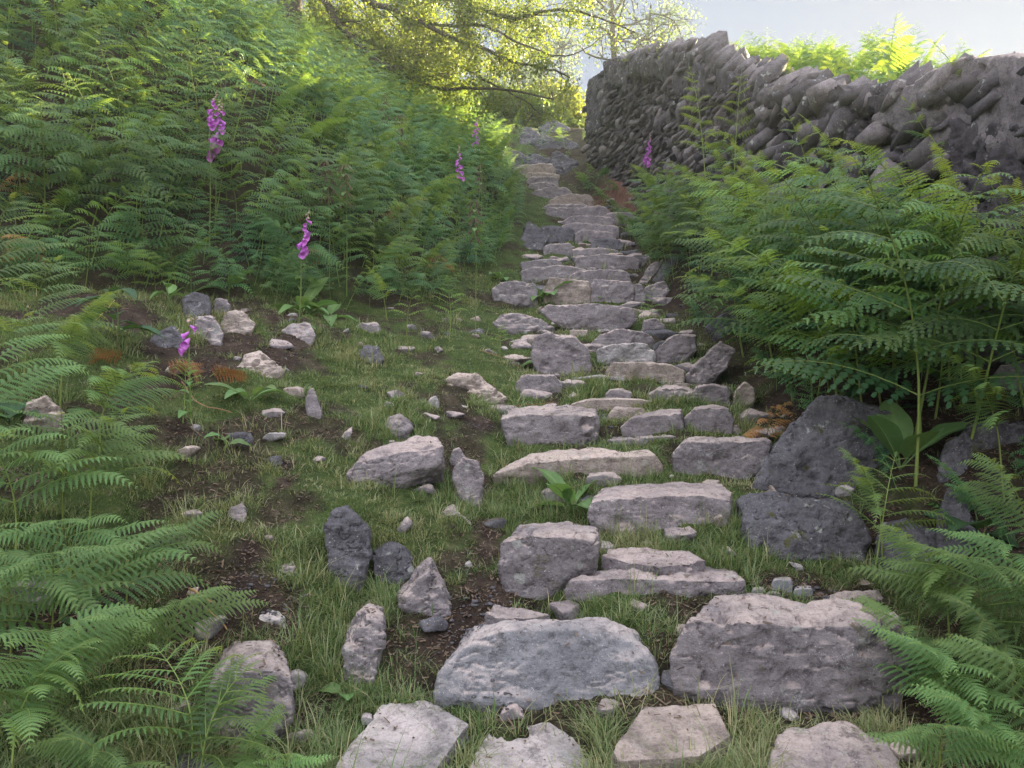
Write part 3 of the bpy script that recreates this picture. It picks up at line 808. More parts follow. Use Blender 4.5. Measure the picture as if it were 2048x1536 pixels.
rock('long sliver of stone on edge in the grass left of the flat topped stone', [(668, 878), (690, 856), (706, 845), (704, 858), (682, 880)], None, .08, .5, 'mauve', rough=.4, **LS)
rock('small upright pale wedge in the grass below the layered stone', [(852, 812), (858, 792), (872, 784), (880, 800), (874, 814)], None, .1, .3, 'pale', rough=.5, **LS)
rock('little flat stone right of the small upright wedge', [(905, 810), (915, 800), (935, 806), (942, 816), (920, 819)], None, .12, .8, 'pale', rough=.5, **LS)
rock('speckled pebble sized stone left of the small upright wedge', [(765, 808), (772, 796), (788, 800), (792, 812), (778, 818)], None, .1, .6, 'grey', rough=.5, **LS)
rock('ledge of grey rock shaded by the left bracken', [(440, 885), (455, 862), (500, 858), (505, 870), (480, 892)], None, .25, .3, 'dark', **LS)
rock('white round stone beside the dirt track', [(926, 1132), (930, 1118), (942, 1115), (948, 1128), (938, 1138)], None, .06, .4, 'pale', rough=.5, **LS)
rock('half hidden flat stone left of the tall upright slab', [(535, 1150), (560, 1128), (592, 1120), (588, 1140), (560, 1158)], None, .15, .9, 'grey', **LS)
rock('large grey boulder behind the nearest left fern', [(400, 1450), (420, 1380), (470, 1345), (550, 1338), (585, 1370), (585, 1440), (540, 1470), (450, 1480)], None, .3, .5, 'grey', group=G_LOOSE, name='boulder', cat='boulder')
rock('dark mossy rock at the left, below the bracken bank', [(300, 680), (315, 655), (345, 648), (368, 668), (365, 690), (330, 696)], None, .25, .5, 'dark', **LS)
rock('brown rock face at the left edge among the ferns', [(40, 850), (50, 800), (90, 785), (125, 815), (130, 850), (90, 865)], None, .3, .4, 'tan', **LS)
rock('dark stone low on the far left edge among ferns', [(15, 1195), (25, 1165), (70, 1155), (110, 1175), (100, 1200), (50, 1208)], None, .2, .6, 'grey', **LS)
G_R = 'rocks under the right bracken'
RS = dict(group=G_R, name='rock', cat='rock')
rock('dark leaning slab at the right behind the near fern', [(1878, 1100), (1872, 1030), (1890, 985), (1925, 985), (1955, 1060), (1960, 1115), (1920, 1125)], None, .25, .8, 'dark', **RS)
rock('earthy brown rock bank at the right edge', [(1880, 945), (1890, 890), (1940, 850), (2060, 840), (2080, 920), (1980, 960)], None, .4, .4, 'dark', **RS)
rock('mossy brown boulder at the right behind the yellow fern tip', [(1745, 1120), (1760, 1070), (1810, 1045), (1870, 1060), (1890, 1120), (1810, 1150)], None, .4, 1.1, 'dark', **RS)
rock('pinkish rock beside the brown dead fern', [(1466, 806), (1470, 782), (1490, 765), (1508, 778), (1510, 800), (1490, 815)], None, .2, .3, 'tan', **RS)
rock('slab lying on the red slope right of the step at the bend', [(1275, 565), (1300, 530), (1345, 508), (1350, 530), (1310, 570)], None, .2, .6, 'mauve', **RS)
rock('stacked flat stone on the red slope beside the small green fern', [(1270, 600), (1290, 575), (1330, 560), (1342, 580), (1310, 605)], None, .25, .5, 'grey', **RS)
rock('dark rock poking from the slope above the stacked flat stone', [(1305, 560), (1330, 520), (1362, 508), (1380, 545), (1350, 568)], None, .25, .4, 'dark', **RS)
rock('pale small rock under the fern right of the long riser', [(1282, 664), (1286, 640), (1310, 636), (1330, 650), (1325, 668)], None, .2, .3, 'mauve', **RS)
rock('pale rock low at the right edge in fern shade', [(1985, 760), (2000, 730), (2050, 720), (2080, 760), (2030, 785)], None, .3, .3, 'grey', **RS)
for k, (u0, v0, u1, v1, lab) in enumerate([(1502, 1178, 1530, 1196, 'round grey pebble, leftmost of the cluster above the dark boulder'), (1532, 1186, 1562, 1196, 'flat grey pebble at the front of the cluster above the dark boulder'),
        (1542, 1158, 1586, 1190, 'tallest angular pebble in the cluster above the dark boulder'), (1586, 1176, 1626, 1194, 'oval slate pebble, rightmost of the cluster above the dark boulder'), (1496, 1168, 1514, 1178, 'tiny pebble behind the cluster above the dark boulder')]):
    block(lab, u0, v0, u1, v1, .05, 'blue', group='pebbles above the dark boulder', name='pebble', cat='pebble', rough=.4, sink=.02)
for u0, v0, u1, v1, lab in [(722, 1432, 746, 1452, 'round grey pebble left of the rough flagstone'), (856, 1446, 874, 1460, 'bluish pebble in the hollow of the rough flagstone'), (880, 1448, 900, 1462, 'grey pebble at the right of the rough flagstone hollow'),
                            (930, 1262, 956, 1274, 'pale pebble on the gravelly earth above the pale boulder'), (1300, 872, 1314, 880, 'small pale pebble on the thin grey slab'), (1320, 762, 1340, 772, 'loose chip at the foot of the leaning slab'), (1338, 950, 1350, 966, 'small grey chip between the tan slab and the brown block')]:
    block(lab, u0, v0, u1, v1, .04, 'pale', group='single pebbles on the path', name='pebble', cat='pebble', rough=.4, sink=.02)

# small stones bedded in turf and earth along the path
pr = np.random.default_rng(91)
cnt = 0
for _ in range(900):
    if cnt >= 120: break
    y = pr.uniform(2.3, 9.5); x = pr.uniform(-.45, .55) * y
    if pr.uniform() > 3.2 / y: continue
    xc = np.interp(y, XCY, XCX); hw = np.interp(y, HWY, HWX)
    if seg_signed(x, y) > -.2 or x > xc + hw + .3: continue
    z = Hs(x, y)
    p0 = (x, y, z)
    if any((o_[1][0] - x) ** 2 + (o_[1][1] - y) ** 2 < .03 for o_ in STONES): continue
    sz = pr.uniform(.05, .13)
    dims = (sz * pr.uniform(1, 1.9), sz * pr.uniform(.8, 1.3), sz * pr.uniform(.5, .9))
    q = pr.uniform(-1, 1, (16, 3)); q /= np.linalg.norm(q, axis=1, keepdims=True) ** .6
    a_ = pr.uniform(0, 6.28)
    R_ = np.array(Matrix.Rotation(a_, 3, 'Z') @ Matrix.Rotation(pr.normal(0, .35), 3, 'X'))
    me = remesh(hull_mesh([tuple(v_) for v_ in (q * np.array(dims) * .6) @ R_.T]), max(.006, sz / 14))
    roughen(me, sz, 300 + cnt, .5)
    while len(me.materials): me.materials.pop()
    o = link('bedded_stone', me, MAT[['grey', 'mauve', 'pale', 'dark', 'tan'][pr.integers(0, 5)]], None, p0)
    tag(o, 'small irregular stone bedded in the turf and earth around the steps', 'stone', 'small stones bedded in the turf')
    STONES.append((o, p0)); cnt += 1

# packing stones between the risers
boxes = []
for o_, l_ in STONES:
    co_ = np.array(o_.bound_box) + np.asarray(l_)
    boxes.append((co_[:, 0].min(), co_[:, 0].max(), co_[:, 1].min(), co_[:, 1].max()))
cnt = 0
for _ in range(4000):
    if cnt >= 95: break
    y = pr.uniform(2.6, 17)
    xc = np.interp(y, XCY, XCX); hw = np.interp(y, HWY, HWX)
    x = xc + pr.uniform(-1.05, 1.15) * hw
    sz = pr.uniform(.12, .26)
    w_, d_ = sz * pr.uniform(1.0, 1.7), sz * .8
    if any(b0 < x + w_ * .35 and b1 > x - w_ * .35 and b2 < y + d_ * .3 and b3 > y - d_ * .3 for b0, b1, b2, b3 in boxes): continue
    z = Hs(x, y)
    q = pr.uniform(-1, 1, (18, 3)); q /= np.linalg.norm(q, axis=1, keepdims=True) ** .7
    R_ = np.array(Matrix.Rotation(pr.normal(0, .3), 3, 'Z') @ Matrix.Rotation(pr.normal(.1, .2), 3, 'X'))
    me = remesh(hull_mesh([tuple(v_) for v_ in (q * np.array([w_, d_, sz * .6]) * .62) @ R_.T]), max(.008, sz / 18))
    roughen(me, sz, 500 + cnt, .7)
    while len(me.materials): me.materials.pop()
    p0 = (x, y, z)
    o = link('packing_stone', me, MAT[['grey', 'mauve', 'grey', 'dark', 'tan'][pr.integers(0, 5)]], None, p0)
    tag(o, 'low packing stone wedged in the ground between the step stones', 'stone', 'packing stones between the steps')
    STONES.append((o, p0)); boxes.append((x - w_ * .5, x + w_ * .5, y - d_ * .5, y + d_ * .5)); cnt += 1

# ------------------------------------------------------------------ dry stone wall
def ico(sub):
    bm = bmesh.new()
    bmesh.ops.create_icosphere(bm, subdivisions=sub, radius=1.0)
    v = np.array([x.co[:] for x in bm.verts]); f = np.array([[x.index for x in p.verts] for p in bm.faces])
    bm.free()
    return v, f
ICO = {k: ico(k) for k in (1, 2, 3, 4)}
def rock_pts(sub, r, dims, boxy=0.75, cuts=6, n=0.12):
    v, f = ICO[sub]
    m = np.abs(v).max(1, keepdims=True)
    p = v / (m ** boxy)
    for _ in range(cuts):
        d = r.normal(size=3); d /= np.linalg.norm(d)
        lim = r.uniform(.62, .95) * np.abs(p @ d).max()
        k = p @ d
        p = p - np.clip(k - lim, 0, None)[:, None] * d
    off = r.uniform(0, 99)
    p = p * (1 + n * fbm(v * 2.0 + off, 3, 5))[:, None]
    return p * np.asarray(dims) * .5, f
wall = empty('dry_stone_wall', (2.7, 10, Hs(2.3, 10)))
tag(wall, 'tall dry stone wall of slanting dark slates running up the right side of the steps', 'wall')
wr = np.random.default_rng(31)
def face_x(y, z):
    zb = np.interp(y, _ys, _pz) + 0.3
    return np.interp(y, WY, WX) + 0.04 * (z - zb)
g = Geo()
ang0 = math.radians(30)
def hull_stone(r, dims, n=11):
    q = r.uniform(-1, 1, (n, 3))
    q /= np.maximum(np.abs(q).max(1, keepdims=True), .001) ** r.uniform(.75, 1.0)
    q[:8] = np.array([[a, b, c] for a in (-1, 1) for b in (-1, 1) for c in (-1, 1)]) * r.uniform(.5, 1.0, (8, 3))
    me = hull_mesh([tuple(x) for x in q * np.asarray(dims) * .5])
    v = np.array([x.co[:] for x in me.vertices])
    me.calc_loop_triangles()
    f = np.array([t.vertices[:] for t in me.loop_triangles])
    bpy.data.meshes.remove(me)
    return v, f
def put_slab(y, z, L, T, D, ang, sub, loose=.7):
    p, f = hull_stone(wr, (D, L, T))
    a = ang
    # slab long axis L lies along the wall and rises towards the viewer
    c, s = math.cos(-a), math.sin(-a)
    R = np.array([[1, 0, 0], [0, c, -s], [0, s, c]])
    tw = wr.normal(0, .28 * loose); t2 = wr.normal(-.62 if y > 9 else -.42, .22 * loose)
    Rz = np.array([[math.cos(tw), -math.sin(tw), 0], [math.sin(tw), math.cos(tw), 0], [0, 0, 1]])
    Ry = np.array([[math.cos(t2), 0, math.sin(t2)], [0, 1, 0], [-math.sin(t2), 0, math.cos(t2)]])
    p = p @ (Rz @ Ry @ R).T
    dxdy = (np.interp(y + .1, WY, WX) - np.interp(y - .1, WY, WX)) / .2
    p[:, 0] += p[:, 1] * dxdy
    g.add(p + np.array([face_x(y, z) + D * .5 - wr.uniform(.0, .2 * loose + .03), y, z]), None, f, wr.uniform())
y = 19.75
while y > 9.2:                                # small slates of the upper wall
    zb = Hs(np.interp(y, WY, WX) - .2, y) - .15
    zt = np.interp(y, TY, TZ) - .02
    z = zb + wr.uniform(0, .1)
    while z < zt:
        L = wr.uniform(.2, .46) * (1.2 if y < 12 else 1); T = wr.uniform(.035, .085); 
        if wr.uniform() < .08: L *= 1.6; T *= 2.2
        put_slab(y + wr.normal(0, .05), z, L, T, wr.uniform(.32, .55), math.radians(12) + wr.normal(0, .2), 2, .6)
        z += T * wr.uniform(.95, 1.3) / math.cos(.62)
    y -= wr.uniform(.12, .18)
y = 9.3
while y > 1.0:                                # larger stones of the lower wall
    zb = Hs(np.interp(y, WY, WX) - .2, y) - .2
    zt = np.interp(y, TY, TZ) - .05
    z = zb + wr.uniform(0, .12)
    while z < zt:
        L = wr.uniform(.28, .62); T = wr.uniform(.09, .2)
        if wr.uniform() < .3: L *= .6; T *= .5
        elif wr.uniform() < .2: L *= 1.3; T *= 1.5
        put_slab(y + wr.normal(0, .08), z, L, T, wr.uniform(.4, .6), math.radians(10) + wr.normal(0, .2), 3 if y < 8 else 2)
        z += T * wr.uniform(.8, 1.05) / math.cos(.42)
    y -= wr.uniform(.22, .36)
for _ in range(150):                           # ragged top course
    y = wr.uniform(2.0, 19.7)
    zt = np.interp(y, TY, TZ)
    k_ = 1.0 if y > 9 else 1.25
    put_slab(y, zt - wr.uniform(-.03, .08), wr.uniform(.2, .55) * k_, wr.uniform(.06, .16) * k_, wr.uniform(.25, .5), wr.normal(.3, .2), 2)
wm = g.mesh('wall_stones', False)
wo = link('face_stones', wm, MAT['wall'], wall)
wo.location = -wall.location
# hearting behind the face
g = Geo()
yy = np.arange(0.6, 19.8, .2)
rows = []
for y in yy:
    xw = np.interp(y, WY, WX); zt = np.interp(y, TY, TZ) - .12; zb = Hs(xw, y) - .4
    rows.append([(face_x(y, zb) + .14, y, zb), (face_x(y, (zb + zt) / 2) + .14, y, (zb + zt) / 2), (face_x(y, zt) + .14, y, zt), (face_x(y, zt) + .75, y, zt), (face_x(y, zb) + .9, y, zb)])
rows = np.array(rows)
nn, kk = rows.shape[:2]
idx = np.arange(nn * kk).reshape(nn, kk)
q = np.stack([idx[:-1, :-1], idx[1:, :-1], idx[1:, 1:], idx[:-1, 1:]], -1).reshape(-1, 4)
vv = rows.reshape(-1, 3)
vv = vv + .05 * np.stack([vnoise(vv * 5, 3), vnoise(vv * 5, 4), vnoise(vv * 5, 5)], -1)
caps = np.array([[idx[0, 0], idx[0, 1], idx[0, 3], idx[0, 4]], [idx[-1, 0], idx[-1, 4], idx[-1, 3], idx[-1, 1]]])
g.add(vv, np.concatenate([q, caps]), [[idx[0, 1], idx[0, 2], idx[0, 3]], [idx[-1, 1], idx[-1, 3], idx[-1, 2]]])
ho = link('hearting', g.mesh('wall_hearting'), MAT['wall'], wall); ho.location = -wall.location
def coping(label, pts, y, depth=.5, mat='wall', **kw):
    o = rock(label, pts, None, depth, .15, mat, y=y, name='coping_stone', parent=wall, sink=.1, onwall=True, **kw)
    o.location = Vector(o.location) - Vector(wall.location)
    return o
coping('flat pale edged slab crowning the wall', [(1252, 128), (1275, 103), (1372, 104), (1366, 122), (1330, 150), (1262, 150)], 14.2, .6)
coping('square pillar stone at the wall end', [(1204, 165), (1206, 124), (1230, 113), (1256, 120), (1254, 170)], 17.6, .6)
coping('', [(1326, 160), (1340, 120), (1400, 128), (1450, 140), (1474, 160), (1450, 185), (1350, 190)], 11.0, .5)
coping('', [(1376, 128), (1385, 116), (1398, 118), (1402, 132)], 11.8, .4)
coping('', [(1492, 205), (1512, 165), (1526, 160), (1540, 180), (1528, 208), (1500, 216)], 8.4, .4)
coping('', [(1508, 218), (1540, 195), (1568, 186), (1566, 200), (1530, 222)], 8.0, .4)
coping('', [(1465, 180), (1480, 152), (1495, 160), (1496, 190), (1475, 196)], 9.3, .4)
coping('', [(1590, 196), (1600, 180), (1622, 185), (1630, 200), (1600, 208)], 7.6, .4)
coping('peaked stone on the wall top', [(1630, 208), (1648, 190), (1674, 165), (1692, 182), (1700, 205), (1660, 222)], 7.1, .45)
coping('', [(1690, 205), (1700, 180), (1722, 176), (1728, 205), (1705, 215)], 6.9, .4)
coping('', [(1715, 212), (1730, 192), (1776, 188), (1800, 200), (1770, 225)], 6.3, .4)
coping('', [(1168, 262), (1172, 170), (1190, 150), (1212, 158), (1214, 200), (1195, 262)], 19.4, .5)
coping('great smooth humped slab at the near end of the wall', [(1740, 240), (1790, 192), (1850, 160), (1900, 122), (1935, 113), (2000, 116), (2120, 112), (2300, 170), (2300, 260), (2000, 300)], 4.7, .9, mat='mauve', rough=.6)
coping('', [(1780, 320), (1800, 268), (1900, 240), (2060, 250), (2080, 330), (1900, 350)], 4.5, .5)
coping('', [(1560, 260), (1600, 215), (1680, 205), (1720, 240), (1700, 280), (1600, 290)], 6.9, .5)
coping('', [(1860, 420), (1900, 360), (2060, 340), (2100, 430), (1980, 460)], 4.35, .5)

# ------------------------------------------------------------------ bracken
def pinnule_template(Mn):
    v = []; q = []
    h = 1.0 / Mn
    for i in range(Mn):
        a = i * h
        for s in (1, -1):
            w = (1 - a) ** 0.65 if Mn > 1 else 1
            k = len(v)
            if Mn > 2:
                v += [(a, 0), (a + h * .45, s * w), (a + h * .95, s * w * .8), (a + h * 1.0, 0)]
            else:
                v += [(a, 0), (a + h * .25, s * w), (a + h * .9, s * w * .55), (a + h, 0)]
            q.append([k, k + 1, k + 2, k + 3] if s < 0 else [k + 3, k + 2, k + 1, k])
    return np.array(v, float), np.array(q)
TPL = {0: pinnule_template(11), 1: pinnule_template(4), 2: pinnule_template(2), 3: pinnule_template(1)}
NPIN = {0: 19, 1: 14, 2: 11, 3: 9}
Z = np.array([0, 0, 1.0])
def nrm(a): return a / (np.linalg.norm(a, axis=-1, keepdims=True) + 1e-9)
def add_pinna(geo, stem, base, d, n, L, lod, r, droop, wid=.2, base_shade=.2, curl=0.0):
    npn = max(5, int(NPIN[lod] * min(1, .45 + L * 1.3)))
    s = (np.arange(npn) + .7) / npn
    s = s ** 0.92
    d = nrm(d); n = nrm(n - (n @ d) * d)
    b = np.cross(n, d)
    sw = r.normal(0, .12)
    def pos(t):
        t = np.asarray(t)[..., None]
        return base + d * (t * L * (1 - .12 * t ** 2 * droop * 2)) + b * sw * L * t ** 2 - Z * droop * L * t ** 2.2 - n * curl * L * np.clip(t - .75, 0, 1) ** 2 * 4
    p = pos(s)
    tan = nrm(pos(s + .02) - pos(s - .02))
    nn_ = nrm(n - (tan @ n)[:, None] * tan)
    side = np.cross(nn_, tan)
    prof = (1 - s) ** 0.8 * np.minimum(1, .45 + 3.5 * s) + .035
    pl = L * wid * prof * r.uniform(.9, 1.08, npn)
    tv, tq = TPL[lod]
    spacing = np.gradient(s) * L
    for sg in (1, -1):
        fwd = .36 + .25 * s
        dirn = nrm(side * sg + tan * fwd[:, None] + nn_ * r.normal(0.02, .08, npn)[:, None])
        wdir = np.cross(nn_, dirn)
        hw = np.minimum(spacing * (.38 if lod == 0 else .42 if lod == 1 else .5), pl * .32)
        V = p[:, None, :] + dirn[:, None, :] * (tv[None, :, 0:1] * pl[:, None, None]) + wdir[:, None, :] * (tv[None, :, 1:2] * hw[:, None, None])
        V = V - Z * (.30 * pl[:, None, None] * tv[None, :, 0:1] ** 2) + nn_[:, None, :] * (np.abs(tv[None, :, 1:2]) * hw[:, None, None] * -.15)
        k = len(tv)
        Q = (np.arange(npn)[:, None, None] * k + tq[None]).reshape(-1, 4)
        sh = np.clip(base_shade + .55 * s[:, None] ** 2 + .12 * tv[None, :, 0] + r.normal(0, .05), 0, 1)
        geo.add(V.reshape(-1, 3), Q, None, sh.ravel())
    t = np.linspace(0, .97, 9 if lod < 2 else 5)
    stem.tube(pos(t), np.linspace(.0022, .0007, len(t)) * (.6 + L), 3 if lod else 4, .5)
def bracken_geo(seed, height=1.0, pinL=.42, npairs=8, lod=1, bend=1.0, stipe=.5, wid=.21, droop=.3, base_shade=.15, curl=.12, open_=1.0):
    r = np.random.default_rng(seed)
    geo = Geo(); stem = Geo()
    n = 26
    t = np.linspace(0, 1, n)
    ang = math.radians(4) + bend * (np.clip(t - stipe * .6, 0, 1) ** 1.25) * math.radians(78)
    seg = height * 1.12 / n
    x = np.concatenate([[0], np.cumsum(np.sin(ang) * seg)[:-1]]); z = np.concatenate([[0], np.cumsum(np.cos(ang) * seg)[:-1]])
    wob = r.normal(0, .03) * height
    pts = np.stack([x, wob * np.sin(t * 4), z], -1)
    rad = np.interp(t, [0, stipe, 1], [.0055, .0038, .0012]) * (.5 + .6 * height)
    stem.tube(pts, rad, 5 if lod else 7, np.interp(t, [0, 1], [.9, .4]))
    tan = nrm(np.gradient(pts, axis=0))
    for k in range(npairs):
        f = k / npairs
        tt = stipe + (1 - stipe) * (1 - (1 - f) ** 1.25) * .98
        i = tt * (n - 1); i0 = int(i); fr = i - i0
        i1 = min(i0 + 1, n - 1)
        b = pts[i0] * (1 - fr) + pts[i1] * fr
        tg = nrm(tan[i0] * (1 - fr) + tan[i1] * fr)
        L = pinL * ((1 - f) ** 0.85 + .05) * r.uniform(.85, 1.12)
        for sg in (1, -1):
            side = np.array([0, sg, 0.0])
            d = nrm(side * (.95 - .25 * f) + tg * r.uniform(.3, .55) * open_ + np.array([r.uniform(0, .25), 0, r.uniform(.0, .22)]))
            nn_ = nrm(np.array([.25, -sg * .22, 1.0]) + r.normal(0, .15, 3) + np.cross(d, tg) * -sg * .25 * 0)
            add_pinna(geo, stem, b, d, nn_, L * r.uniform(.9, 1.05), lod, r, droop * r.uniform(.5, 1.5), wid, base_shade + .16 * f, curl)
    add_pinna(geo, stem, pts[-1] - tan[-1] * .02, tan[-1], nrm(np.array([.4, 0, 1.0])), pinL * .16, lod, r, droop, wid * 1.2, base_shade + .45, curl * 2)
    return geo, stem
class Variant: pass
def bracken_variant(name, **kw):
    g, s = bracken_geo(**kw)
    v = Variant()
    v.g, v.s = g, s
    v.frond = g.mesh(name + '_frond'); v.stem = s.mesh(name + '_stem', True)
    return v
def join_variant(name, v, lm, sm):
    gg = Geo()
    V = np.concatenate(v.g.v); A = np.concatenate(v.g.a)
    gg.add(V, np.concatenate(v.g.q), None, A)
    return gg.mesh(name)
def plant(v, loc, az, tilt=0.0, scale=1.0, label='', group=None, mat='fern', cat='fern', name='bracken'):
    e = empty(name, loc)
    e.rotation_mode = 'XYZ'
    e.rotation_euler = (random.uniform(-.08, .08), tilt, az)
    e.scale = (scale,) * 3
    tag(e, label, cat, group)
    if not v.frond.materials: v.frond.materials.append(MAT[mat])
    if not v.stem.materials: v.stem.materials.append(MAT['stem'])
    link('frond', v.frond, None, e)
    link('stem', v.stem, None, e)
    return e
def ground_at(x, y): return Vector((x, y, Hs(x, y)))

FOX = [  # (top px, spike foot px, y distance guess by height above ground, n bells, label)
    ((442, 196), (432, 308), 1.35, 17, 'tall foxglove in the left bracken with the largest, palest pink purple spike'),
    ((433, 184), (420, 250), 1.5, 9, 'foxglove spike standing close behind the largest one in the left bracken'),
    ((617, 420), (603, 503), 1.05, 11, 'magenta foxglove hanging over the grass at the foot of the left bank'),
    ((381, 628), (378, 694), .62, 4, 'small foxglove with three open bells over the bare earth'),
    ((955, 232), (950, 286), 1.65, 10, 'slim foxglove at the right rim of the left bracken, higher of the two there'),
    ((917, 290), (918, 356), 1.65, 9, 'sparse foxglove at the right rim of the left bracken, lower of the two there'),
    ((1300, 266), (1294, 326), 1.55, 16, 'dense purple foxglove against the stone wall'),
    ((1049, 308), (1050, 328), .35, 4, 'tiny foxglove among the rocks at the top of the steps'),
    ((1430, 384), (1428, 400), 1.0, 2, 'foxglove with two open bells half hidden in the right bracken')]
FOXP = []
for top, foot, h, n, lab in FOX:
    dx, dz = ray(*top)
    ys = np.arange(2, 24, .05)
    d = EYE + dz * ys - Hbase(dx * ys, ys)
    k = np.nonzero(d < h)[0]
    yv = float(ys[k[0]]) if len(k) else 10.0
    FOXP.append((at(top[0], top[1], yv), at(foot[0], foot[1], yv - .03)))
def fox_clear(x, y):
    for T, F in FOXP:
        if F.y > 19: continue
        tx, ty = -F.x, -F.y
        l = math.hypot(tx, ty); tx /= l; ty /= l
        rx, ry = x - F.x, y - F.y
        al = rx * tx + ry * ty
        if -.15 < al < (1.3 if F.y < 9 else 2.0) and abs(rx * ty - ry * tx) < (.30 if F.y < 9 else .34): return False
    return True

# hero ferns near the camera
HERO = []
def hero(u, v, height, az, label, pinL=.45, npairs=8, bend=1.0, stipe=.45, mat='fern', seed=1, lod=0, tilt=0.0, droop=.3, shade=.2, curl=.15, group='ferns nearest the camera', open_=1.0, y=None, wid=.21):
    var = bracken_variant('bracken', seed=seed, height=height, pinL=pinL, npairs=npairs, lod=lod, bend=bend, stipe=stipe, droop=droop, base_shade=shade + .12, curl=curl, open_=open_, wid=wid)
    p = hit(u, v) if y is None else ground_at(at(u, v, y).x, y)
    p.z -= .02
    HERO.append(p)
    return plant(var, p, math.radians(az), tilt, 1.0, label, group, mat)
hero(125, 1060, .62, -60, 'big arching fern at the left edge with a bright front pinna sweeping right', .62, 7, 1.1, .35, seed=11, shade=.25)
hero(175, 1075, .60, -15, 'fern with curled yellow green tips behind the big arching one at left', .52, 7, .7, .4, seed=12, shade=.35, curl=.3)
hero(90, 1340, .55, -40, 'dark green fern arching over the bare hollow at left', .62, 7, 1.1, .3, seed=13)
hero(20, 1300, .55, -95, 'fern cut by the left edge of the picture, drooping forwards', .60, 7, 1.0, .3, seed=14)
hero(380, 1560, .42, 140, 'nearest fern at the bottom left with a long pale frond over the boulder', .50, 7, 1.1, .3, seed=15, shade=.3)
hero(400, 1600, .40, 35, 'low fern in the bottom left corner reaching towards the grass', .42, 7, 1.0, .3, seed=16, shade=.2)
hero(20, 1560, .45, 20, 'bright fern in the bottom left corner spreading flat', .52, 7, 1.2, .3, seed=17, shade=.35)
hero(240, 1640, .34, -120, 'short fern at the bottom edge left of the boulder', .36, 7, 1.0, .3, seed=18, shade=.2)
hero(560, 1640, .28, -70, 'small fern with upright tips at the bottom edge', .26, 7, .6, .3, seed=19, shade=.35)
hero(120, 830, .72, 25, 'fern at the far left pointing its long frond over the brown litter', .60, 8, 1.1, .4, seed=20, shade=.2)
hero(40, 800, .85, -30, 'tall fern against the left edge below the bracken bank', .60, 8, 1.0, .4, seed=21, shade=.2)
hero(200, 920, .55, 0, 'mid height fern at left trailing over the shaded rock ledge', .62, 7, 1.1, .35, seed=22)
hero(250, 1230, .42, -20, 'low dark fern behind the bare hollow', .5, 7, 1.1, .3, seed=23)
hero(30, 1120, .7, -75, 'second tall fern leaning in from the left edge', .6, 7, 1.1, .35, seed=24)
hero(365, 850, .38, -60, 'young uncurling fern standing alone above the shaded ledge', .16, 6, .3, .55, 'fern_young', seed=25, shade=.5, curl=.6, open_=1.8)
hero(820, 712, .62, -90, 'young pale fern with three spread fronds in the grass', .22, 5, .4, .55, 'fern_young', seed=26, lod=1, shade=.4, curl=.3)
hero(898, 690, .58, -80, 'young pale fern right of the three fronded one', .24, 6, .5, .45, 'fern_young', seed=27, lod=1, shade=.3, curl=.3)
hero(775, 650, .55, -150, 'slender fern at the foot of the bank left of the young pale ferns', .35, 6, .9, .4, seed=28, lod=1, shade=.35)
hero(1000, 720, .34, -60, 'tiny pale fern below the rough pitted stone', .14, 5, .4, .5, 'fern_young', seed=29, lod=1, shade=.4, curl=.3)
hero(1300, 640, .42, -100, 'small bright fern growing from stones right of the long riser', .18, 7, .6, .2, 'fern_young', seed=30, lod=1, shade=.2)
hero(1745, 1150, .62, 50, 'fern before the dark boulder with a broad frond leaning right', .42, 7, .8, .4, seed=31, shade=.2)
hero(1765, 1120, .60, 165, 'fern with a curled pale frond tip in front of the dark angular rock', .36, 6, .9, .45, seed=32, shade=.4, curl=.5)
hero(1900, 1290, .55, 175, 'fern at right with a bright frond over the pebbles', .58, 7, 1.1, .35, seed=33, shade=.35)
hero(1960, 1330, .55, -140, 'large fern at right sweeping its pale frond over the dark boulder', .6, 7, 1.1, .3, seed=34, shade=.3)
hero(1900, 1480, .45, -160, 'fern right of the dark boulder with hanging dark pinnae', .48, 7, 1.1, .3, seed=35)
hero(2030, 1440, .5, 170, 'dark fern in the lower right', .5, 7, 1.1, .3, seed=36)
hero(1990, 1600, .36, -170, 'fern in the bottom right corner', .46, 7, 1.1, .3, seed=37, shade=.25)
hero(1870, 1600, .30, -100, 'short fern at the bottom edge right of the dark flagstone', .34, 7, 1.0, .3, seed=38)
hero(2060, 1180, .62, 175, 'fern at the right edge with curled yellow buds', .5, 7, .9, .4, seed=39, shade=.3, curl=.4)
hero(1830, 1270, .34, 60, 'uncurling fern with round fiddlehead buds at right', .10, 5, .2, .55, 'fern_young', seed=40, shade=.6, curl=1.0, open_=2.0)
hero(2010, 1000, .8, 165, 'tall fern leaning in from the right edge above the leaning slab', .55, 7, 1.1, .45, seed=41, shade=.3, y=3.7)
hero(2090, 900, 1.25, 170, 'tallest fern at the right edge with bright fronds like hands', .62, 8, 1.0, .5, seed=42, shade=.35, y=3.9)
hero(2120, 800, 1.4, 160, 'fern at the right edge rising over the wall foot', .6, 8, .9, .5, seed=43, shade=.4, y=4.2)
hero(1850, 700, 1.35, 185, 'tall straight stemmed fern before the near wall with a frond to the left', .55, 8, .9, .55, seed=44, shade=.3, y=5.0, lod=1)
hero(1960, 690, 1.45, 150, 'tall fern with a bare pale stem before the humped slab', .5, 7, .6, .6, seed=45, shade=.35, y=4.7, lod=1)

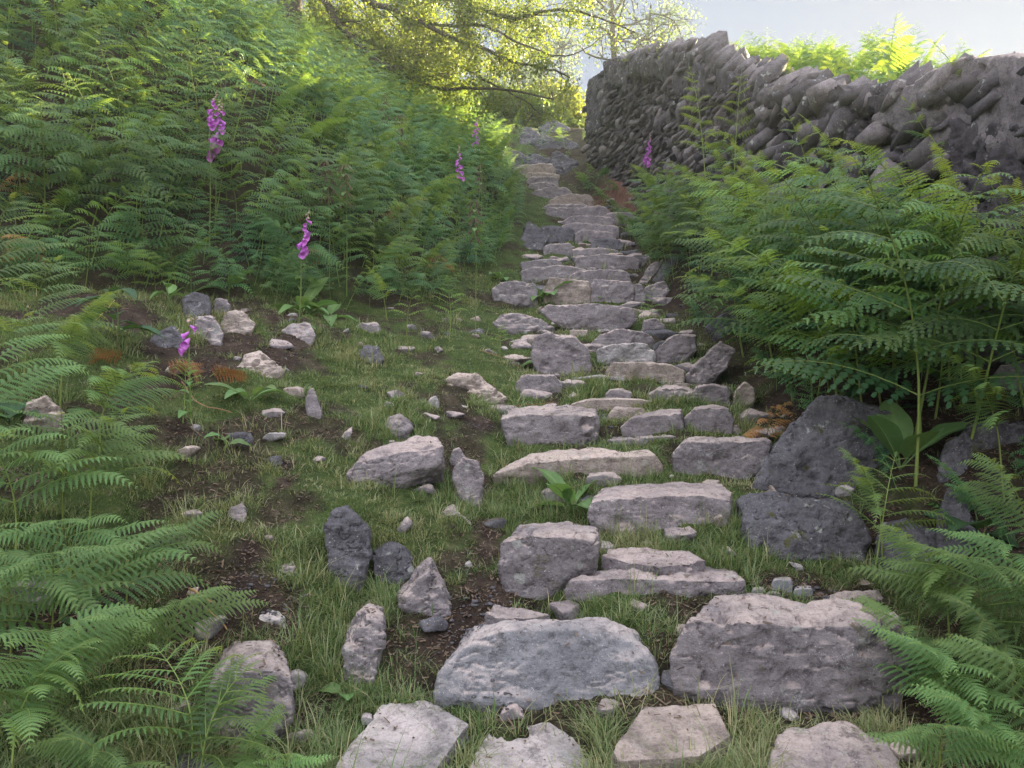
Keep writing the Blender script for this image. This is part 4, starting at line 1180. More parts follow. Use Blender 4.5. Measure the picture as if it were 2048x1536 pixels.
hero(60, 1480, .5, -20, 'fern second from the bottom left corner with a long bright blade', .58, 7, 1.2, .3, seed=46, shade=.3)
hero(-30, 1000, .85, -20, 'tall fern rising from beyond the left edge of the picture', .62, 7, 1.0, .4, seed=47, shade=.25)
hero(-20, 720, .95, -35, 'tall fern at the left edge under the dark part of the bank', .6, 8, .9, .4, seed=48, shade=.2)
hero(330, 1330, .32, -30, 'low fern between the bare hollow and the grey boulder', .42, 7, 1.2, .25, seed=49, shade=.3)
hero(150, 1200, .5, -70, 'hanging dark fern over the dark stone at far left', .55, 7, 1.2, .3, seed=50, shade=.15)
hero(470, 1620, .33, 10, 'short bright fern at the bottom edge right of the nearest one', .36, 7, 1.0, .3, seed=51, shade=.35)
hero(2060, 1330, .55, -170, 'dark fern at the right edge below the curled yellow buds', .55, 7, 1.1, .35, seed=52)
hero(1850, 1400, .4, 180, 'fern at the right end of the dark boulder lying across its corner', .48, 7, 1.2, .3, seed=53, shade=.25)
hero(2080, 1560, .5, -160, 'fern in the far bottom right with pale tips', .5, 7, 1.1, .3, seed=54, shade=.3)
hero(1840, 960, .9, 160, 'fern behind the big pale leaved plant', .5, 7, .9, .5, seed=55, shade=.2, y=4.3)
hero(1930, 800, 1.2, 200, 'fern reaching over the earthy brown rock bank', .55, 7, 1.0, .5, seed=56, shade=.25, y=4.5, lod=1)
hero(1660, 780, 1.15, 175, 'fern standing behind the peak of the dark angular rock', .55, 7, 1.0, .45, seed=57, shade=.2, y=5.3, lod=1)
hero(1750, 760, 1.3, 190, 'tall fern behind the dark leaved plant', .55, 7, .9, .5, seed=58, shade=.25, y=5.2, lod=1)

for k_, (u_, y_, h_, az_, lab_) in enumerate([(1545, 7.6, 1.7, 170, 'tall bracken plant before the wall below the peaked wall top stone'), (1640, 6.9, 1.65, 200, 'tall bracken plant before the wall, its top level with the big lower stones'),
        (1730, 6.3, 1.7, 160, 'tall spreading bracken plant before the middle of the near wall'), (1900, 5.7, 1.65, 190, 'tall bracken plant under the humped slab with drooping plumes'),
        (2010, 5.3, 1.75, 170, 'tall bracken plant at the right edge under the humped slab'), (1480, 8.6, 1.6, 185, 'tall bracken plant just below the sunlit pair')]):
    hero(u_, 700, h_, az_, lab_, .58, 8, .75, .4, seed=500 + k_, shade=.2, y=y_, lod=1, group='bracken along the foot of the wall')
LV1 = [bracken_variant('bracken_bank', seed=100 + k, height=1.0, pinL=.50 + .06 * (k % 3), npairs=7 + k % 2, lod=1, bend=.8 + .15 * (k % 4), stipe=.22 + .06 * (k % 3), droop=.22 + .1 * (k % 3), base_shade=.02 + .08 * (k % 4), curl=.15 + .1 * (k % 2)) for k in range(9)]
for v_ in (LV1[3], LV1[7]): v_.frond.materials.append(MAT['fern_young'])
LV2 = [bracken_variant('bracken_far', seed=200 + k, height=1.0, pinL=.50 + .05 * (k % 3), npairs=8, lod=2, bend=.8 + .12 * (k % 3), stipe=.25, droop=.25 + .08 * k, base_shade=.07, curl=.15) for k in range(5)]

br = np.random.default_rng(77)
cand = []
# left bank
while len(cand) < 1150:
    x = br.uniform(-9.5, 1.3); y = br.uniform(4.2, 22.5)
    s = float(seg_signed(x, y))
    if s < -.22 or s > 5.4: continue
    if s > .8 and br.uniform() < .25: continue
    if br.uniform() > (1.0 if s < 2.5 else .8): continue
    if x / y < -.78: continue
    if any((x - c[0]) ** 2 + (y - c[1]) ** 2 < .17 ** 2 for c in cand[-1200:]): continue
    if not fox_clear(x, y): continue
    cand.append((x, y, s))
cand.sort(key=lambda c: math.hypot(c[0], c[1]))
LEFT_N = 140
LAB_L = 'green bracken fern growing in the mass of bracken on the left bank'
stuff_pts = []
for k, (x, y, s) in enumerate(cand):
    az = math.atan2(-.75, .8) + br.normal(0, .8)
    sc = br.uniform(.85, 1.25) * (.55 if s < .05 else .75 if s < .35 else 1.0)
    if k < LEFT_N:
        plant(LV1[k % 9], ground_at(x, y) - Vector((0, 0, .03)), az, .22 + br.normal(0, .1), sc, LAB_L, 'bracken covering the left bank')
    else:
        stuff_pts.append((x, y, az, sc, .12))
for k in range(230):
    x = br.uniform(-6.0, .2); y = br.uniform(5.0, 13)
    s = float(seg_signed(x, y))
    if not -.12 < s < 1.5 or x / y < -.74: continue
    stuff_pts.append((x, y, br.uniform(-2.5, .8), br.uniform(.28, .5), .25))
for k in range(95):
    y = br.uniform(3.2, 13)
    xr_ = np.interp(y, XCY, XCX) + np.interp(y, HWY, HWX)
    xw = np.interp(y, WY, WX)
    lo_ = xr_ + .15 if y > 6 else xw - 1.0
    if lo_ > xw - .2: continue
    x = br.uniform(lo_, min(lo_ + .9, xw - .1))
    stuff_pts.append((x, y, math.pi + br.normal(0, .7), br.uniform(.22, .45), .25))
for k in range(9):
    while True:
        x = br.uniform(-5.0, -.4); y = br.uniform(5.4, 10.5)
        s = float(seg_signed(x, y))
        if .1 < s < .9 and x / y > -.66: break
    dv_ = bracken_variant('dead_fern', seed=440 + k, height=br.uniform(.3, .6), pinL=.3, npairs=6, lod=1, bend=1.5, stipe=.25, droop=.6, base_shade=.2, curl=.4)
    plant(dv_, ground_at(x, y), br.uniform(-1.8, .6), .3, 1.0, 'withered brown bracken frond among the green at the foot of the left bank', 'withered fronds in the left bracken', 'fern_dead', name='dead_fern')
for q_ in (0, 1, 2, 4, 5):
    T_, F_ = FOXP[q_]
    for k in range(26):
        x = F_.x + br.uniform(-.75, .75) - F_.x / F_.y * .5; y = F_.y + br.uniform(-1.5, .5)
        if float(seg_signed(x, y)) < -.1 or math.hypot(x - F_.x, y - F_.y) < .12: continue
        stuff_pts.append((x, y, br.uniform(-2.5, .8), br.uniform(.35, .58), .25))
# right bank
rc = []
tries = 0
while len(rc) < 108 and tries < 6000:
    tries += 1
    y = br.uniform(4.0, 12.5)
    xw = np.interp(y, WY, WX)
    xr_ = np.interp(y, XCY, XCX) + np.interp(y, HWY, HWX)
    lo = xr_ + .25 if y > 7 else max(xr_ + .25, xw - .95)
    if lo > xw - .2: continue
    x = br.uniform(lo, xw - .12)
    if any((x - c[0]) ** 2 + (y - c[1]) ** 2 < .24 ** 2 for c in rc): continue
    if not fox_clear(x, y): continue
    rc.append((x, y))
for k, (x, y) in enumerate(rc):
    az = math.pi + .35 + br.normal(0, .5)
    hgt = br.uniform(1.3, 1.8) if y < 7.5 else br.uniform(1.1, 1.6) if y < 9.5 else br.uniform(.9, 1.3)
    plant(LV1[(k * 2 + 1) % 9], ground_at(x, y) - Vector((0, 0, .03)), az, .1 + br.normal(0, .06), hgt, 'grey green bracken fern growing between the steps and the foot of the stone wall', 'bracken along the foot of the wall')
# two tall silhouettes and the tall pair before the wall, sunlit at their tips
def tall(u, v, y, h, az, label, seed, mat='fern', bend=.4, pinL=.4, group=None, stipe=.5, tilt=0):
    T = at(u, v, y)
    var = bracken_variant('bracken', seed=seed, height=h, pinL=pinL, npairs=8, lod=1, bend=bend, stipe=stipe, base_shade=.3, curl=.2)
    return plant(var, Vector((T.x, T.y, T.z - h * .92)), math.radians(az), tilt, 1.0, label, group, mat)
tall(1420, 160, 9.3, 1.7, 120, 'tall bracken before the wall with its tip in sunlight, left of a pair', 301, bend=.35, pinL=.5, stipe=.42, group='bracken along the foot of the wall')
tall(1470, 165, 9.0, 1.6, 60, 'tall bracken before the wall with its tip in sunlight, right of a pair', 302, bend=.35, pinL=.5, stipe=.42, group='bracken along the foot of the wall')
# field of bracken behind the wall
for k in range(520):
    y = br.uniform(5.5, 22)
    x = np.interp(y, WY, WX) + br.uniform(.75, 3.5)
    stuff_pts.append((x, y, br.uniform(0, 6.28), br.uniform(.5, .85) * (.85 if y < 8 else 1), .0))
tall(1765, 60, 7.6, 1.35, 20, 'bracken frond standing tallest against the sky behind the wall', 303, bend=.3, pinL=.42, stipe=.6, group='bracken behind the wall')
tall(1600, 105, 8.8, 1.1, 170, 'bracken frond against the sky left of the tallest one behind the wall', 304, bend=.7, pinL=.42, group='bracken behind the wall')
tall(1890, 105, 6.6, 1.05, 0, 'bracken frond leaning right over the humped slab against the sky', 305, bend=1.2, pinL=.36, group='bracken behind the wall')
tall(1690, 112, 8.0, 1.05, 100, 'bracken frond against the sky between the two taller ones behind the wall', 306, bend=.6, pinL=.42, group='bracken behind the wall')
# small pale bracken on the crest
for k, (u, v, lab) in enumerate([(1028, 262, 'small pale bracken clump on the crest above the outcrop'), (1130, 300, 'dark bracken beside the rounded outcrop near the wall end'), (1140, 262, 'bracken growing from the rocks at the wall end')]):
    p = hit(u, v)
    plant(LV2[k], p, k * 2.0, 0, .75, lab, 'ferns at the top of the steps')
for k in range(44):
    y = br.uniform(13.2, 19.3)
    xw = np.interp(y, WY, WX)
    stuff_pts.append((xw - br.uniform(.12, .45), y, math.pi + br.normal(0, .8), br.uniform(.28, .5), .25))
for k in range(40):
    y = br.uniform(20.5, 24.5)
    stuff_pts.append((br.uniform(-.6, 2.4), y, br.uniform(-3, 0), br.uniform(.25, .5), .2))
# everything else of the bracken reads as one mass
gg = Geo()
for k, (x, y, az, sc, tilt) in enumerate(stuff_pts):
    v = LV2[k % 5]
    R = np.array(Matrix.Rotation(az, 3, 'Z') @ Matrix.Rotation(tilt, 3, 'Y'))
    for src in (v.g, v.s):
        V = np.concatenate(src.v) * sc @ R.T + np.array(ground_at(x, y))
        A = np.clip(np.concatenate(src.a) + br.normal(0, .1), 0, 1)
        gg.add(V, np.concatenate(src.q), None, A)
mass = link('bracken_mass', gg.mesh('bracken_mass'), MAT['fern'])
tag(mass, 'dense bracken filling the left bank and the field behind the wall', 'bracken', kind='stuff')
# dead brown fern
dv = bracken_variant('dead_fern', seed=401, height=.40, pinL=.30, npairs=7, lod=1, bend=1.1, stipe=.2, droop=.6, base_shade=.45, curl=.5, wid=.26)
dp = hit(1535, 893)
e = plant(dv, dp, math.radians(-70), 0, 1, 'brown dead fern left of the dark angular rock', None, 'fern_dead', name='dead_fern')
for k, (u, v, az, sc) in enumerate([(330, 740, 10, 1.0), (420, 760, 40, .9), (250, 720, 200, .9)]):
    dvv = bracken_variant('dead_fern', seed=402 + k, height=.25, pinL=.36, npairs=6, lod=1, bend=1.9, stipe=.1, droop=.15, base_shade=.2, curl=.2)
    plant(dvv, hit(u, v) + Vector((0, 0, .02)), math.radians(az), .9, sc, 'flattened brown dead fern, ' + ['middle', 'rightmost', 'leftmost'][k] + ' of three on the bare earth at left', 'dead ferns on the bare earth', 'fern_dead', name='dead_fern')

# ------------------------------------------------------------------ broad leaved plants, foxgloves
def leaf_geo(L, W, droop=.35, fold=.25, seed=0, stalk=.25, tooth=0.0, up=.5):
    """an ovate leaf along +X from the origin"""
    r = np.random.default_rng(seed)
    g = Geo()
    nu, nv = 13, 9
    t = np.linspace(0, 1, nu); s = np.linspace(-1, 1, nv)
    x0 = stalk * L
    w = W * .5 * np.sin(np.pi * np.clip(t, 0, 1) ** .75) ** .85 + .0015
    tw = r.normal(0, .25)
    V = np.zeros((nu, nv, 3))
    for i in range(nu):
        xx = x0 + t[i] * L
        cz = up * xx - droop * (xx ** 2) / L
        wi = w[i] * (1 + tooth * (1 if i % 2 else -1))
        for j in range(nv):
            V[i, j] = (xx * .95, s[j] * wi, cz + fold * abs(s[j]) ** 1.3 * wi + tw * s[j] * wi * t[i] + .05 * wi * math.sin(t[i] * 16) * abs(s[j]))
    idx = np.arange(nu * nv).reshape(nu, nv)
    q = np.stack([idx[:-1, :-1], idx[1:, :-1], idx[1:, 1:], idx[:-1, 1:]], -1).reshape(-1, 4)
    sh = np.clip(.25 + .5 * (1 - np.abs(s))[None, :] ** 8 + 0 * t[:, None] + r.normal(0, .12), 0, 1)
    g.add(V.reshape(-1, 3), q, None, sh.ravel())
    xs = np.linspace(0, x0 + L * .8, 9)
    g.tube(np.stack([xs * .95, 0 * xs, up * xs - droop * xs ** 2 / L - .001], -1), np.linspace(.004, .001, 9) * (L / .2) ** .5, 5, .8)
    return g
def rosette(u, v, size, n, label, mat='leaf', wide=.42, y=None, seed=0, up=.7, spread=360, az0=0, name='rosette_plant', cat='plant', group=None, stem_h=0.0, lift=0.0, tooth=0.0):
    r = np.random.default_rng(seed + 900)
    p = hit(u, v) if y is None else ground_at(at(u, v, y).x, y)
    e = empty(name, p + Vector((0, 0, lift)))
    tag(e, label, cat, group)
    if stem_h:
        g = Geo(); g.tube([(0, 0, 0), (.01, 0, stem_h * .5), (0, .01, stem_h)], [.005, .004, .002], 6, .3)
        link('stem', g.mesh('stem', True), MAT['stem'], e)
    for k in range(n):
        L = 1.2 * size * r.uniform(.65, 1.1)
        f = k / max(1, n - 1)
        g = leaf_geo(L, L * wide * r.uniform(.85, 1.15), r.uniform(.3, .75), .25, seed * 31 + k, .18, tooth, up * r.uniform(.4, 1.5))
        o = link('leaf', g.mesh('leaf', True), MAT[mat], e)
        o.rotation_euler = (r.normal(0, .15), r.normal(0, .1), math.radians(az0 + spread * k / n + r.normal(0, 14)))
        if stem_h: o.location = (0, 0, stem_h * (.25 + .72 * f))
    return e
G_RO = 'leafy plants on the path and banks'
rosette(1145, 1010, .26, 9, 'broad leaved rosette growing below the tan slab', seed=1, wide=.36, up=.9, az0=-120, group=G_RO)
rosette(500, 800, .24, 6, 'broad leaved rosette spread on the short grass at left', seed=2, wide=.38, up=.8, az0=-90, group=G_RO)
rosette(455, 585, .30, 7, 'broad leaved rosette behind the square speckled stone', seed=3, wide=.5, up=.9, group=G_RO)
rosette(605, 625, .32, 10, 'greyish rosette around the foot of the magenta foxglove', seed=4, wide=.42, up=.8, group=G_RO)
rosette(660, 640, .2, 5, 'small leafy clump right of the magenta foxglove', seed=5, wide=.55, up=.7, group=G_RO)
rosette(1090, 605, .3, 6, 'round leaved plant between crumbled stone and brown square block', seed=6, wide=.7, up=.9, group=G_RO)
rosette(1185, 600, .24, 5, 'low leafy plant between the two square blocks', seed=7, wide=.6, up=.5, group=G_RO)
rosette(1085, 735, .16, 4, 'heart leaved plant at the foot of the upright rounded boulder', seed=8, wide=.85, up=1.1, group=G_RO)
rosette(1800, 960, .30, 5, 'big pale leaved plant at the right of the dark angular rock', seed=9, wide=.62, up=1.1, group=G_RO)
rosette(1790, 850, .30, 7, 'dark leaved plant behind the dark angular rock', 'nettle', wide=.5, seed=10, up=.5, stem_h=.35, group=G_RO)
rosette(1490, 865, .13, 4, 'small green leaf cluster before the brown dead fern', seed=11, wide=.7, up=.4, group=G_RO)
rosette(235, 700, .22, 10, 'nettle like plant with toothed leaves at left', 'nettle', wide=.45, seed=12, up=.3, stem_h=.4, tooth=.12, group=G_RO)
rosette(335, 610, .16, 6, 'small leafy seedling below the left bracken', seed=13, wide=.5, up=.8, stem_h=.12, group=G_RO)
rosette(1960, 1060, .28, 5, 'leafy plant in shade at the right edge', 'nettle', wide=.6, seed=14, up=.6, group=G_RO)
rosette(690, 1375, .10, 4, 'little leafy sprig below the tall leaning stone', seed=15, wide=.6, up=.6, group=G_RO)
rosette(1000, 560, .2, 6, 'leafy clump at the bank foot left of the crumbled stone', seed=16, wide=.6, up=.9, group=G_RO)
rosette(700, 520, .26, 9, 'nettle clump at the foot of the bracken bank', 'nettle', wide=.55, seed=17, up=.4, stem_h=.5, tooth=.1, group=G_RO)
rosette(870, 500, .26, 9, 'nettle clump in the bracken right of the middle of the bank', 'nettle', wide=.55, seed=18, up=.4, stem_h=.6, tooth=.1, group=G_RO)
rosette(450, 905, .1, 3, 'seedling with two leaves before the shaded ledge', seed=19, wide=.6, up=.9, stem_h=.06, group=G_RO)
rosette(20, 850, .2, 6, 'leafy plant at the left edge near the brown rock face', 'nettle', wide=.5, seed=20, up=.6, group=G_RO)
rosette(1320, 480, .26, 5, 'light leaved plant under the bracken right of the flight', seed=21, wide=.55, up=.8, group=G_RO)

def bell_mesh():
    g = Geo()
    prof = [(0, .0035), (.15, .006), (.4, .0095), (.7, .0115), (.88, .0128), (1.0, .0175), (1.03, .0185), (.98, .0165), (.8, .011), (.4, .008)]
    seg = 10
    V = []; A = []
    for k, (t, r_) in enumerate(prof):
        for j in range(seg):
            th = j / seg * 2 * math.pi
            rr = r_ * (1 + (.14 * math.cos(th * 2.5 + .3) if t > .95 else 0))
            V.append((t * .048 + (.006 * math.cos(th) if t > .95 else 0), rr * math.sin(th), -rr * math.cos(th)))
            A.append(.25 + (.5 if k > 5 else .3 * (1 - t)))
    idx = np.arange(len(prof) * seg).reshape(len(prof), seg)
    nxt = np.roll(idx, -1, 1)
    q = np.stack([idx[:-1], nxt[:-1], nxt[1:], idx[1:]], -1).reshape(-1, 4)
    g.add(V, q, [[0, j + 1, j] for j in range(1, seg - 1)], A)
    return g.mesh('bell', True)
BELL = bell_mesh(); BELL.materials.append(MAT['bell'])
def bud_mesh():
    v, f = ICO[2]
    g = Geo(); g.add(v * np.array([.011, .0055, .0055]) + np.array([.011, 0, 0]), None, f, np.clip(.5 + v[:, 0] * .5, 0, 1))
    return g.mesh('bud', True)
BUD = bud_mesh(); BUD.materials.append(MAT['bud'])
def foxglove(k):
    (T, F) = FOXP[k]; n = FOX[k][3]; label = FOX[k][4]
    r = np.random.default_rng(600 + k)
    basep = Vector((F.x * 1.0 + (F.x - T.x) * .6, F.y, 0)); basep.z = Hs(basep.x, basep.y)
    e = empty('foxglove', basep)
    tag(e, label, 'foxglove', 'foxgloves')
    b = np.array(basep); t = np.array(T); f = np.array(F)
    pth = bezier_path([b - b, (f - b) * np.array([.7, .7, .5]), f - b, t - b], 24)
    L = float((T - F).length)
    g = Geo(); g.tube(pth, np.linspace(.007, .002, 24), 6, .2)
    link('stem', g.mesh('stem', True), MAT['stem'], e)
    sc = max(1.35, min(2.0, L / .30))
    for i in range(n):
        fr = (i + .3) / n
        p = (f - b) * (1 - fr * .8) + (t - b) * fr * .8
        az = -math.pi / 2 + r.normal(0, .9)
        o = link('flower', BELL, None, e, p)
        o.rotation_euler = (0, math.radians(38 + r.normal(0, 10)), az)
        s_ = sc * (1.12 - .55 * fr) * r.uniform(.9, 1.1)
        o.scale = (s_, s_, s_)
    for i in range(8):
        fr = .8 + .2 * i / 7
        p = (f - b) * (1 - fr) + (t - b) * fr
        o = link('bud', BUD, None, e, p)
        o.rotation_euler = (0, math.radians(30), r.uniform(0, 6.28))
        s_ = sc * (1.1 - .7 * i / 8); o.scale = (s_, s_, s_)
    hgt = float(F.z - basep.z)
    for i in range(6):
        fr = i / 6
        g = leaf_geo(.16 * (1.1 - .6 * fr), .06 * (1.1 - .6 * fr), .5, .25, k * 17 + i, .1, 0, .5)
        j = int(fr * 13)
        o = link('leaf', g.mesh('leaf', True), MAT['leaf'], e, pth[j])
        o.rotation_euler = (0, 0, r.uniform(0, 6.28))
for k in range(len(FOX)): foxglove(k)

# nettle flower stems with browned tops among the bracken
for k, (u, v) in enumerate([(768, 190), (800, 230), (655, 320), (690, 330), (962, 330), (950, 400)]):
    dx, dz = ray(u, v)
    ys = np.arange(5, 22, .05)
    d = EYE + dz * ys - Hbase(dx * ys, ys)
    kk_ = np.nonzero(d < 1.35)[0]
    yv = float(ys[kk_[0]]) if len(kk_) else 11
    T = at(u, v, yv)
    gz = Hs(T.x, T.y)
    e = empty('nettle', Vector((T.x, T.y, gz)))
    tag(e, ['nettle with browned flower tassels standing highest in the left bracken', 'nettle with browned tassels just right of the highest nettle', 'nettle above the magenta foxglove, left of two', 'nettle above the magenta foxglove, right of two', 'nettle below the two slim foxgloves, upper', 'nettle below the two slim foxgloves, lower'][k], 'nettle', 'nettles among the bracken')
    h = T.z - gz
    r = np.random.default_rng(700 + k)
    g = Geo(); g.tube([(0, 0, 0), (.01, .01, h * .5), (0, 0, h)], [.006, .004, .002], 5, .4)
    link('stem', g.mesh('stem', True), MAT['stem'], e)
    tz = Geo()
    for lv in range(5):
        z = h * (.72 + .068 * lv)
        for j in range(2):
            g = leaf_geo(.12 - .012 * lv, .06 - .006 * lv, .4, .2, 50 * k + lv * 2 + j, .2, .1, .2)
            o = link('leaf', g.mesh('leaf', True), MAT['leaf'], e, (0, 0, z))
            o.rotation_euler = (0, .1, lv * 1.57 + j * math.pi)
        for j in range(9):
            a = r.uniform(0, 6.28); l = r.uniform(.05, .10)
            s_ = np.linspace(0, 1, 5)
            tz.tube(np.stack([np.cos(a) * l * s_, np.sin(a) * l * s_, z - .08 * s_ ** 2 + .01], -1), np.array([.002, .005, .004, .005, .002]), 4, .6 + .3 * r.uniform())
    link('flower', tz.mesh('flower'), MAT['litter'], e)

# ------------------------------------------------------------------ grass, litter
dgo = []
def stone_bvh():
    V = []; F = []; n = 0
    for o, loc in STONES:
        me = o.data
        co = np.empty(len(me.vertices) * 3, np.float32); me.vertices.foreach_get('co', co)
        V.append(co.reshape(-1, 3) + np.asarray(loc))
        for p in me.polygons: F.append([i + n for i in p.vertices])
        n += len(me.vertices)
    V = np.concatenate(V)
    return BVHTree.FromPolygons([tuple(v) for v in V], F, epsilon=0.0)
BV = stone_bvh()
def on_stone(x, y, z):
    h = BV.ray_cast(Vector((x, y, z + 2.5)), Vector((0, 0, -1)), 2.55)
    return h[0] is not None and h[0].z > z - .005
def top_surface(x, y, z):
    h = BV.ray_cast(Vector((x, y, z + 2.5)), Vector((0, 0, -1)), 2.6)
    return h[0].z if h[0] is not None else z
gr = np.random.default_rng(5)
tufts = []
def scatter(n, y0, y1):
    y = gr.uniform(y0, y1, n)
    x = gr.uniform(-.72, .72, n) * y
    xc = np.interp(y, XCY, XCX); hw = np.interp(y, HWY, HWX)
    s = seg_signed(x, y)
    ok = (s < .5) & (x < np.interp(y, WY, WX) - .2)
    x, y, s = x[ok], y[ok], s[ok]
    b = bareness(x, y)
    xc = np.interp(y, XCY, XCX); hw = np.interp(y, HWY, HWX)
    right = smooth(x, xc + hw - .05, xc + hw + .35)
    keep = gr.uniform(0, 1, len(x)) > np.clip(b * 1.0 + .55 * right + .5 * smooth(s, 0, .4), 0, .97)
    return x[keep], y[keep]
PTS = []
for n, a, b_ in ((16000, 1.7, 4.0), (22000, 4.0, 7.0), (16000, 7.0, 11), (12000, 11, 22)):
    x, y = scatter(n, a, b_)
    z = H(x, y)
    for i in range(len(x)):
        if not on_stone(x[i], y[i], z[i]): PTS.append((x[i], y[i], z[i]))
PTS = np.array(PTS)
print('tufts', len(PTS))
def grass_mesh(P):
    n = len(P)
    nb = np.clip(np.where(P[:, 1] < 4, 15, np.where(P[:, 1] < 7, 12, 8)), 1, 99)
    q = np.stack([P[:, 0], P[:, 1], P[:, 1] * 0], -1)
    lush = smooth(fbm(q * 1.6, 3, 40), -.3, .5)
    dry = smooth(fbm(q * 2.1 + 9, 3, 50), -.15, .7)
    rep = np.repeat(np.arange(n), nb)
    m = len(rep)
    wide = np.where(P[:, 1] < 5, 1.0, np.where(P[:, 1] < 9, 1.5, 2.6))[rep]
    ang = gr.uniform(0, 2 * math.pi, m)
    rad = np.abs(gr.normal(0, .032, m)) * np.sqrt(wide)
    bx = P[rep, 0] + np.cos(ang) * rad; by = P[rep, 1] + np.sin(ang) * rad
    bz = P[rep, 2] - .01
    near = np.array([(lambda h: 0 if h[0] is None else 1)(BV.find_nearest(Vector(p), .07)) for p in P])
    tall_t = (.018 + .032 * lush * gr.uniform(.3, 1.3, n) + .055 * near * gr.uniform(0, 1, n))[rep]
    tall_t = np.where((gr.uniform(0, 1, n) < .07)[rep], tall_t * 2.2, tall_t)
    L = tall_t * gr.uniform(.5, 1.35, m)
    la = ang + gr.normal(0, .8, m)
    lean = np.clip(gr.normal(.75, .35, m), .05, 1.5)
    dx, dy = np.cos(la), np.sin(la)
    wv = gr.uniform(.0011, .0024, m) * wide
    px, py = -dy, dx
    V = np.zeros((m, 6, 3))
    for k, (t, w) in enumerate(((0, 1.0), (.55, .85), (1.0, .12))):
        hx = bx + dx * L * lean * t ** 1.6; hy = by + dy * L * lean * t ** 1.6
        hz = bz + L * (t - .35 * lean * t ** 2)
        V[:, k * 2, 0] = hx - px * wv * w; V[:, k * 2, 1] = hy - py * wv * w; V[:, k * 2, 2] = hz
        V[:, k * 2 + 1, 0] = hx + px * wv * w; V[:, k * 2 + 1, 1] = hy + py * wv * w; V[:, k * 2 + 1, 2] = hz
    b = np.arange(m)[:, None] * 6
    Q = np.concatenate([b + np.array([0, 1, 3, 2]), b + np.array([2, 3, 5, 4])])
    sh = np.clip(gr.normal(.2, .14, m) + .6 * dry[rep] * gr.uniform(0, 1, m) + (gr.uniform(0, 1, m) < .13) * .6, 0, 1)
    return mesh_np('grass', V.reshape(-1, 3), Q, None, {'shade': np.repeat(sh, 6)})
go = link('grass', grass_mesh(PTS), MAT['grass'])
tag(go, 'short rough grass between the stones and over the left slope', 'grass', kind='stuff')

# leaf litter: chips of dead bracken on bare earth and a little on the stones
def litter_mesh():
    V = []; Q = []; A = []
    n = 0
    g = Geo()
    cnt = 0
    for n_, a, b_ in ((60000, 1.8, 5.0), (30000, 5, 9)):
        y = gr.uniform(a, b_, n_); x = gr.uniform(-.7, .7, n_) * y
        ok = (seg_signed(x, y) < .8) & (x < np.interp(y, WY, WX) - .1)
        x, y = x[ok], y[ok]
        bb = bareness(x, y)
        keep = gr.uniform(0, 1, len(x)) < np.clip(bb * .75 + .05, 0, 1)
        x, y = x[keep], y[keep]
        z = H(x, y)
        for i in range(len(x)):
            st = on_stone(x[i], y[i], z[i])
            if st and gr.uniform() < .85: continue
            zz = top_surface(x[i], y[i], z[i]) if st else z[i]
            l = .003 + abs(gr.normal(0, .006)); w = gr.uniform(.001, .004)
            if gr.uniform() < .03: l *= 4; w *= .6
            t = gr.uniform(0, 6.28); c, s = math.cos(t), math.sin(t)
            tl = gr.normal(0, .35)
            p = np.array([[-l, -w, -l * tl], [l, -w, l * tl], [l, w, l * tl + .003], [-l, w, -l * tl + .003]])
            p = np.stack([p[:, 0] * c - p[:, 1] * s + x[i], p[:, 0] * s + p[:, 1] * c + y[i], p[:, 2] + zz + .006], -1)
            g.add(p, [[0, 1, 2, 3]], None, gr.uniform())
    return g.mesh('leaf_litter')
lo = link('leaf_litter', litter_mesh(), MAT['litter'])
tag(lo, 'brown crumbs of dead bracken and bark on the bare earth', 'leaf litter', kind='stuff')
# gravel
gg = Geo()
vI, fI = ICO[1]
for (u, v, rpx, cnt) in [(930, 1275, 60, 60), (900, 1310, 35, 25), (560, 1230, 70, 60), (500, 1180, 60, 40), (1640, 1185, 60, 40), (960, 1220, 50, 60), (960, 850, 40, 40), (600, 700, 60, 50), (1330, 770, 50, 30), (1000, 1420, 40, 30)]:
    for _ in range(cnt):
        p = hit(u + gr.normal(0, rpx * .5), v + gr.normal(0, rpx * .28))
        zz = top_surface(p.x, p.y, p.z)
        if zz > p.z + .12: continue
        s = abs(gr.normal(0, .004)) + .0025
        pts, f = rock_pts(1, gr, (s * 2.6, s * 2.0, s * 1.3), .6, 3, .1)
        t = gr.uniform(0, 6.28); c, sn = math.cos(t), math.sin(t)
        pts = np.stack([pts[:, 0] * c - pts[:, 1] * sn, pts[:, 0] * sn + pts[:, 1] * c, pts[:, 2]], -1)
        gg.add(pts + np.array([p.x, p.y, zz + s * .3]), None, f, gr.uniform())
gv = link('gravel', gg.mesh('gravel'), MAT['dark'])
tag(gv, 'grey gravel chips scattered on the bare earth', 'gravel', kind='stuff')
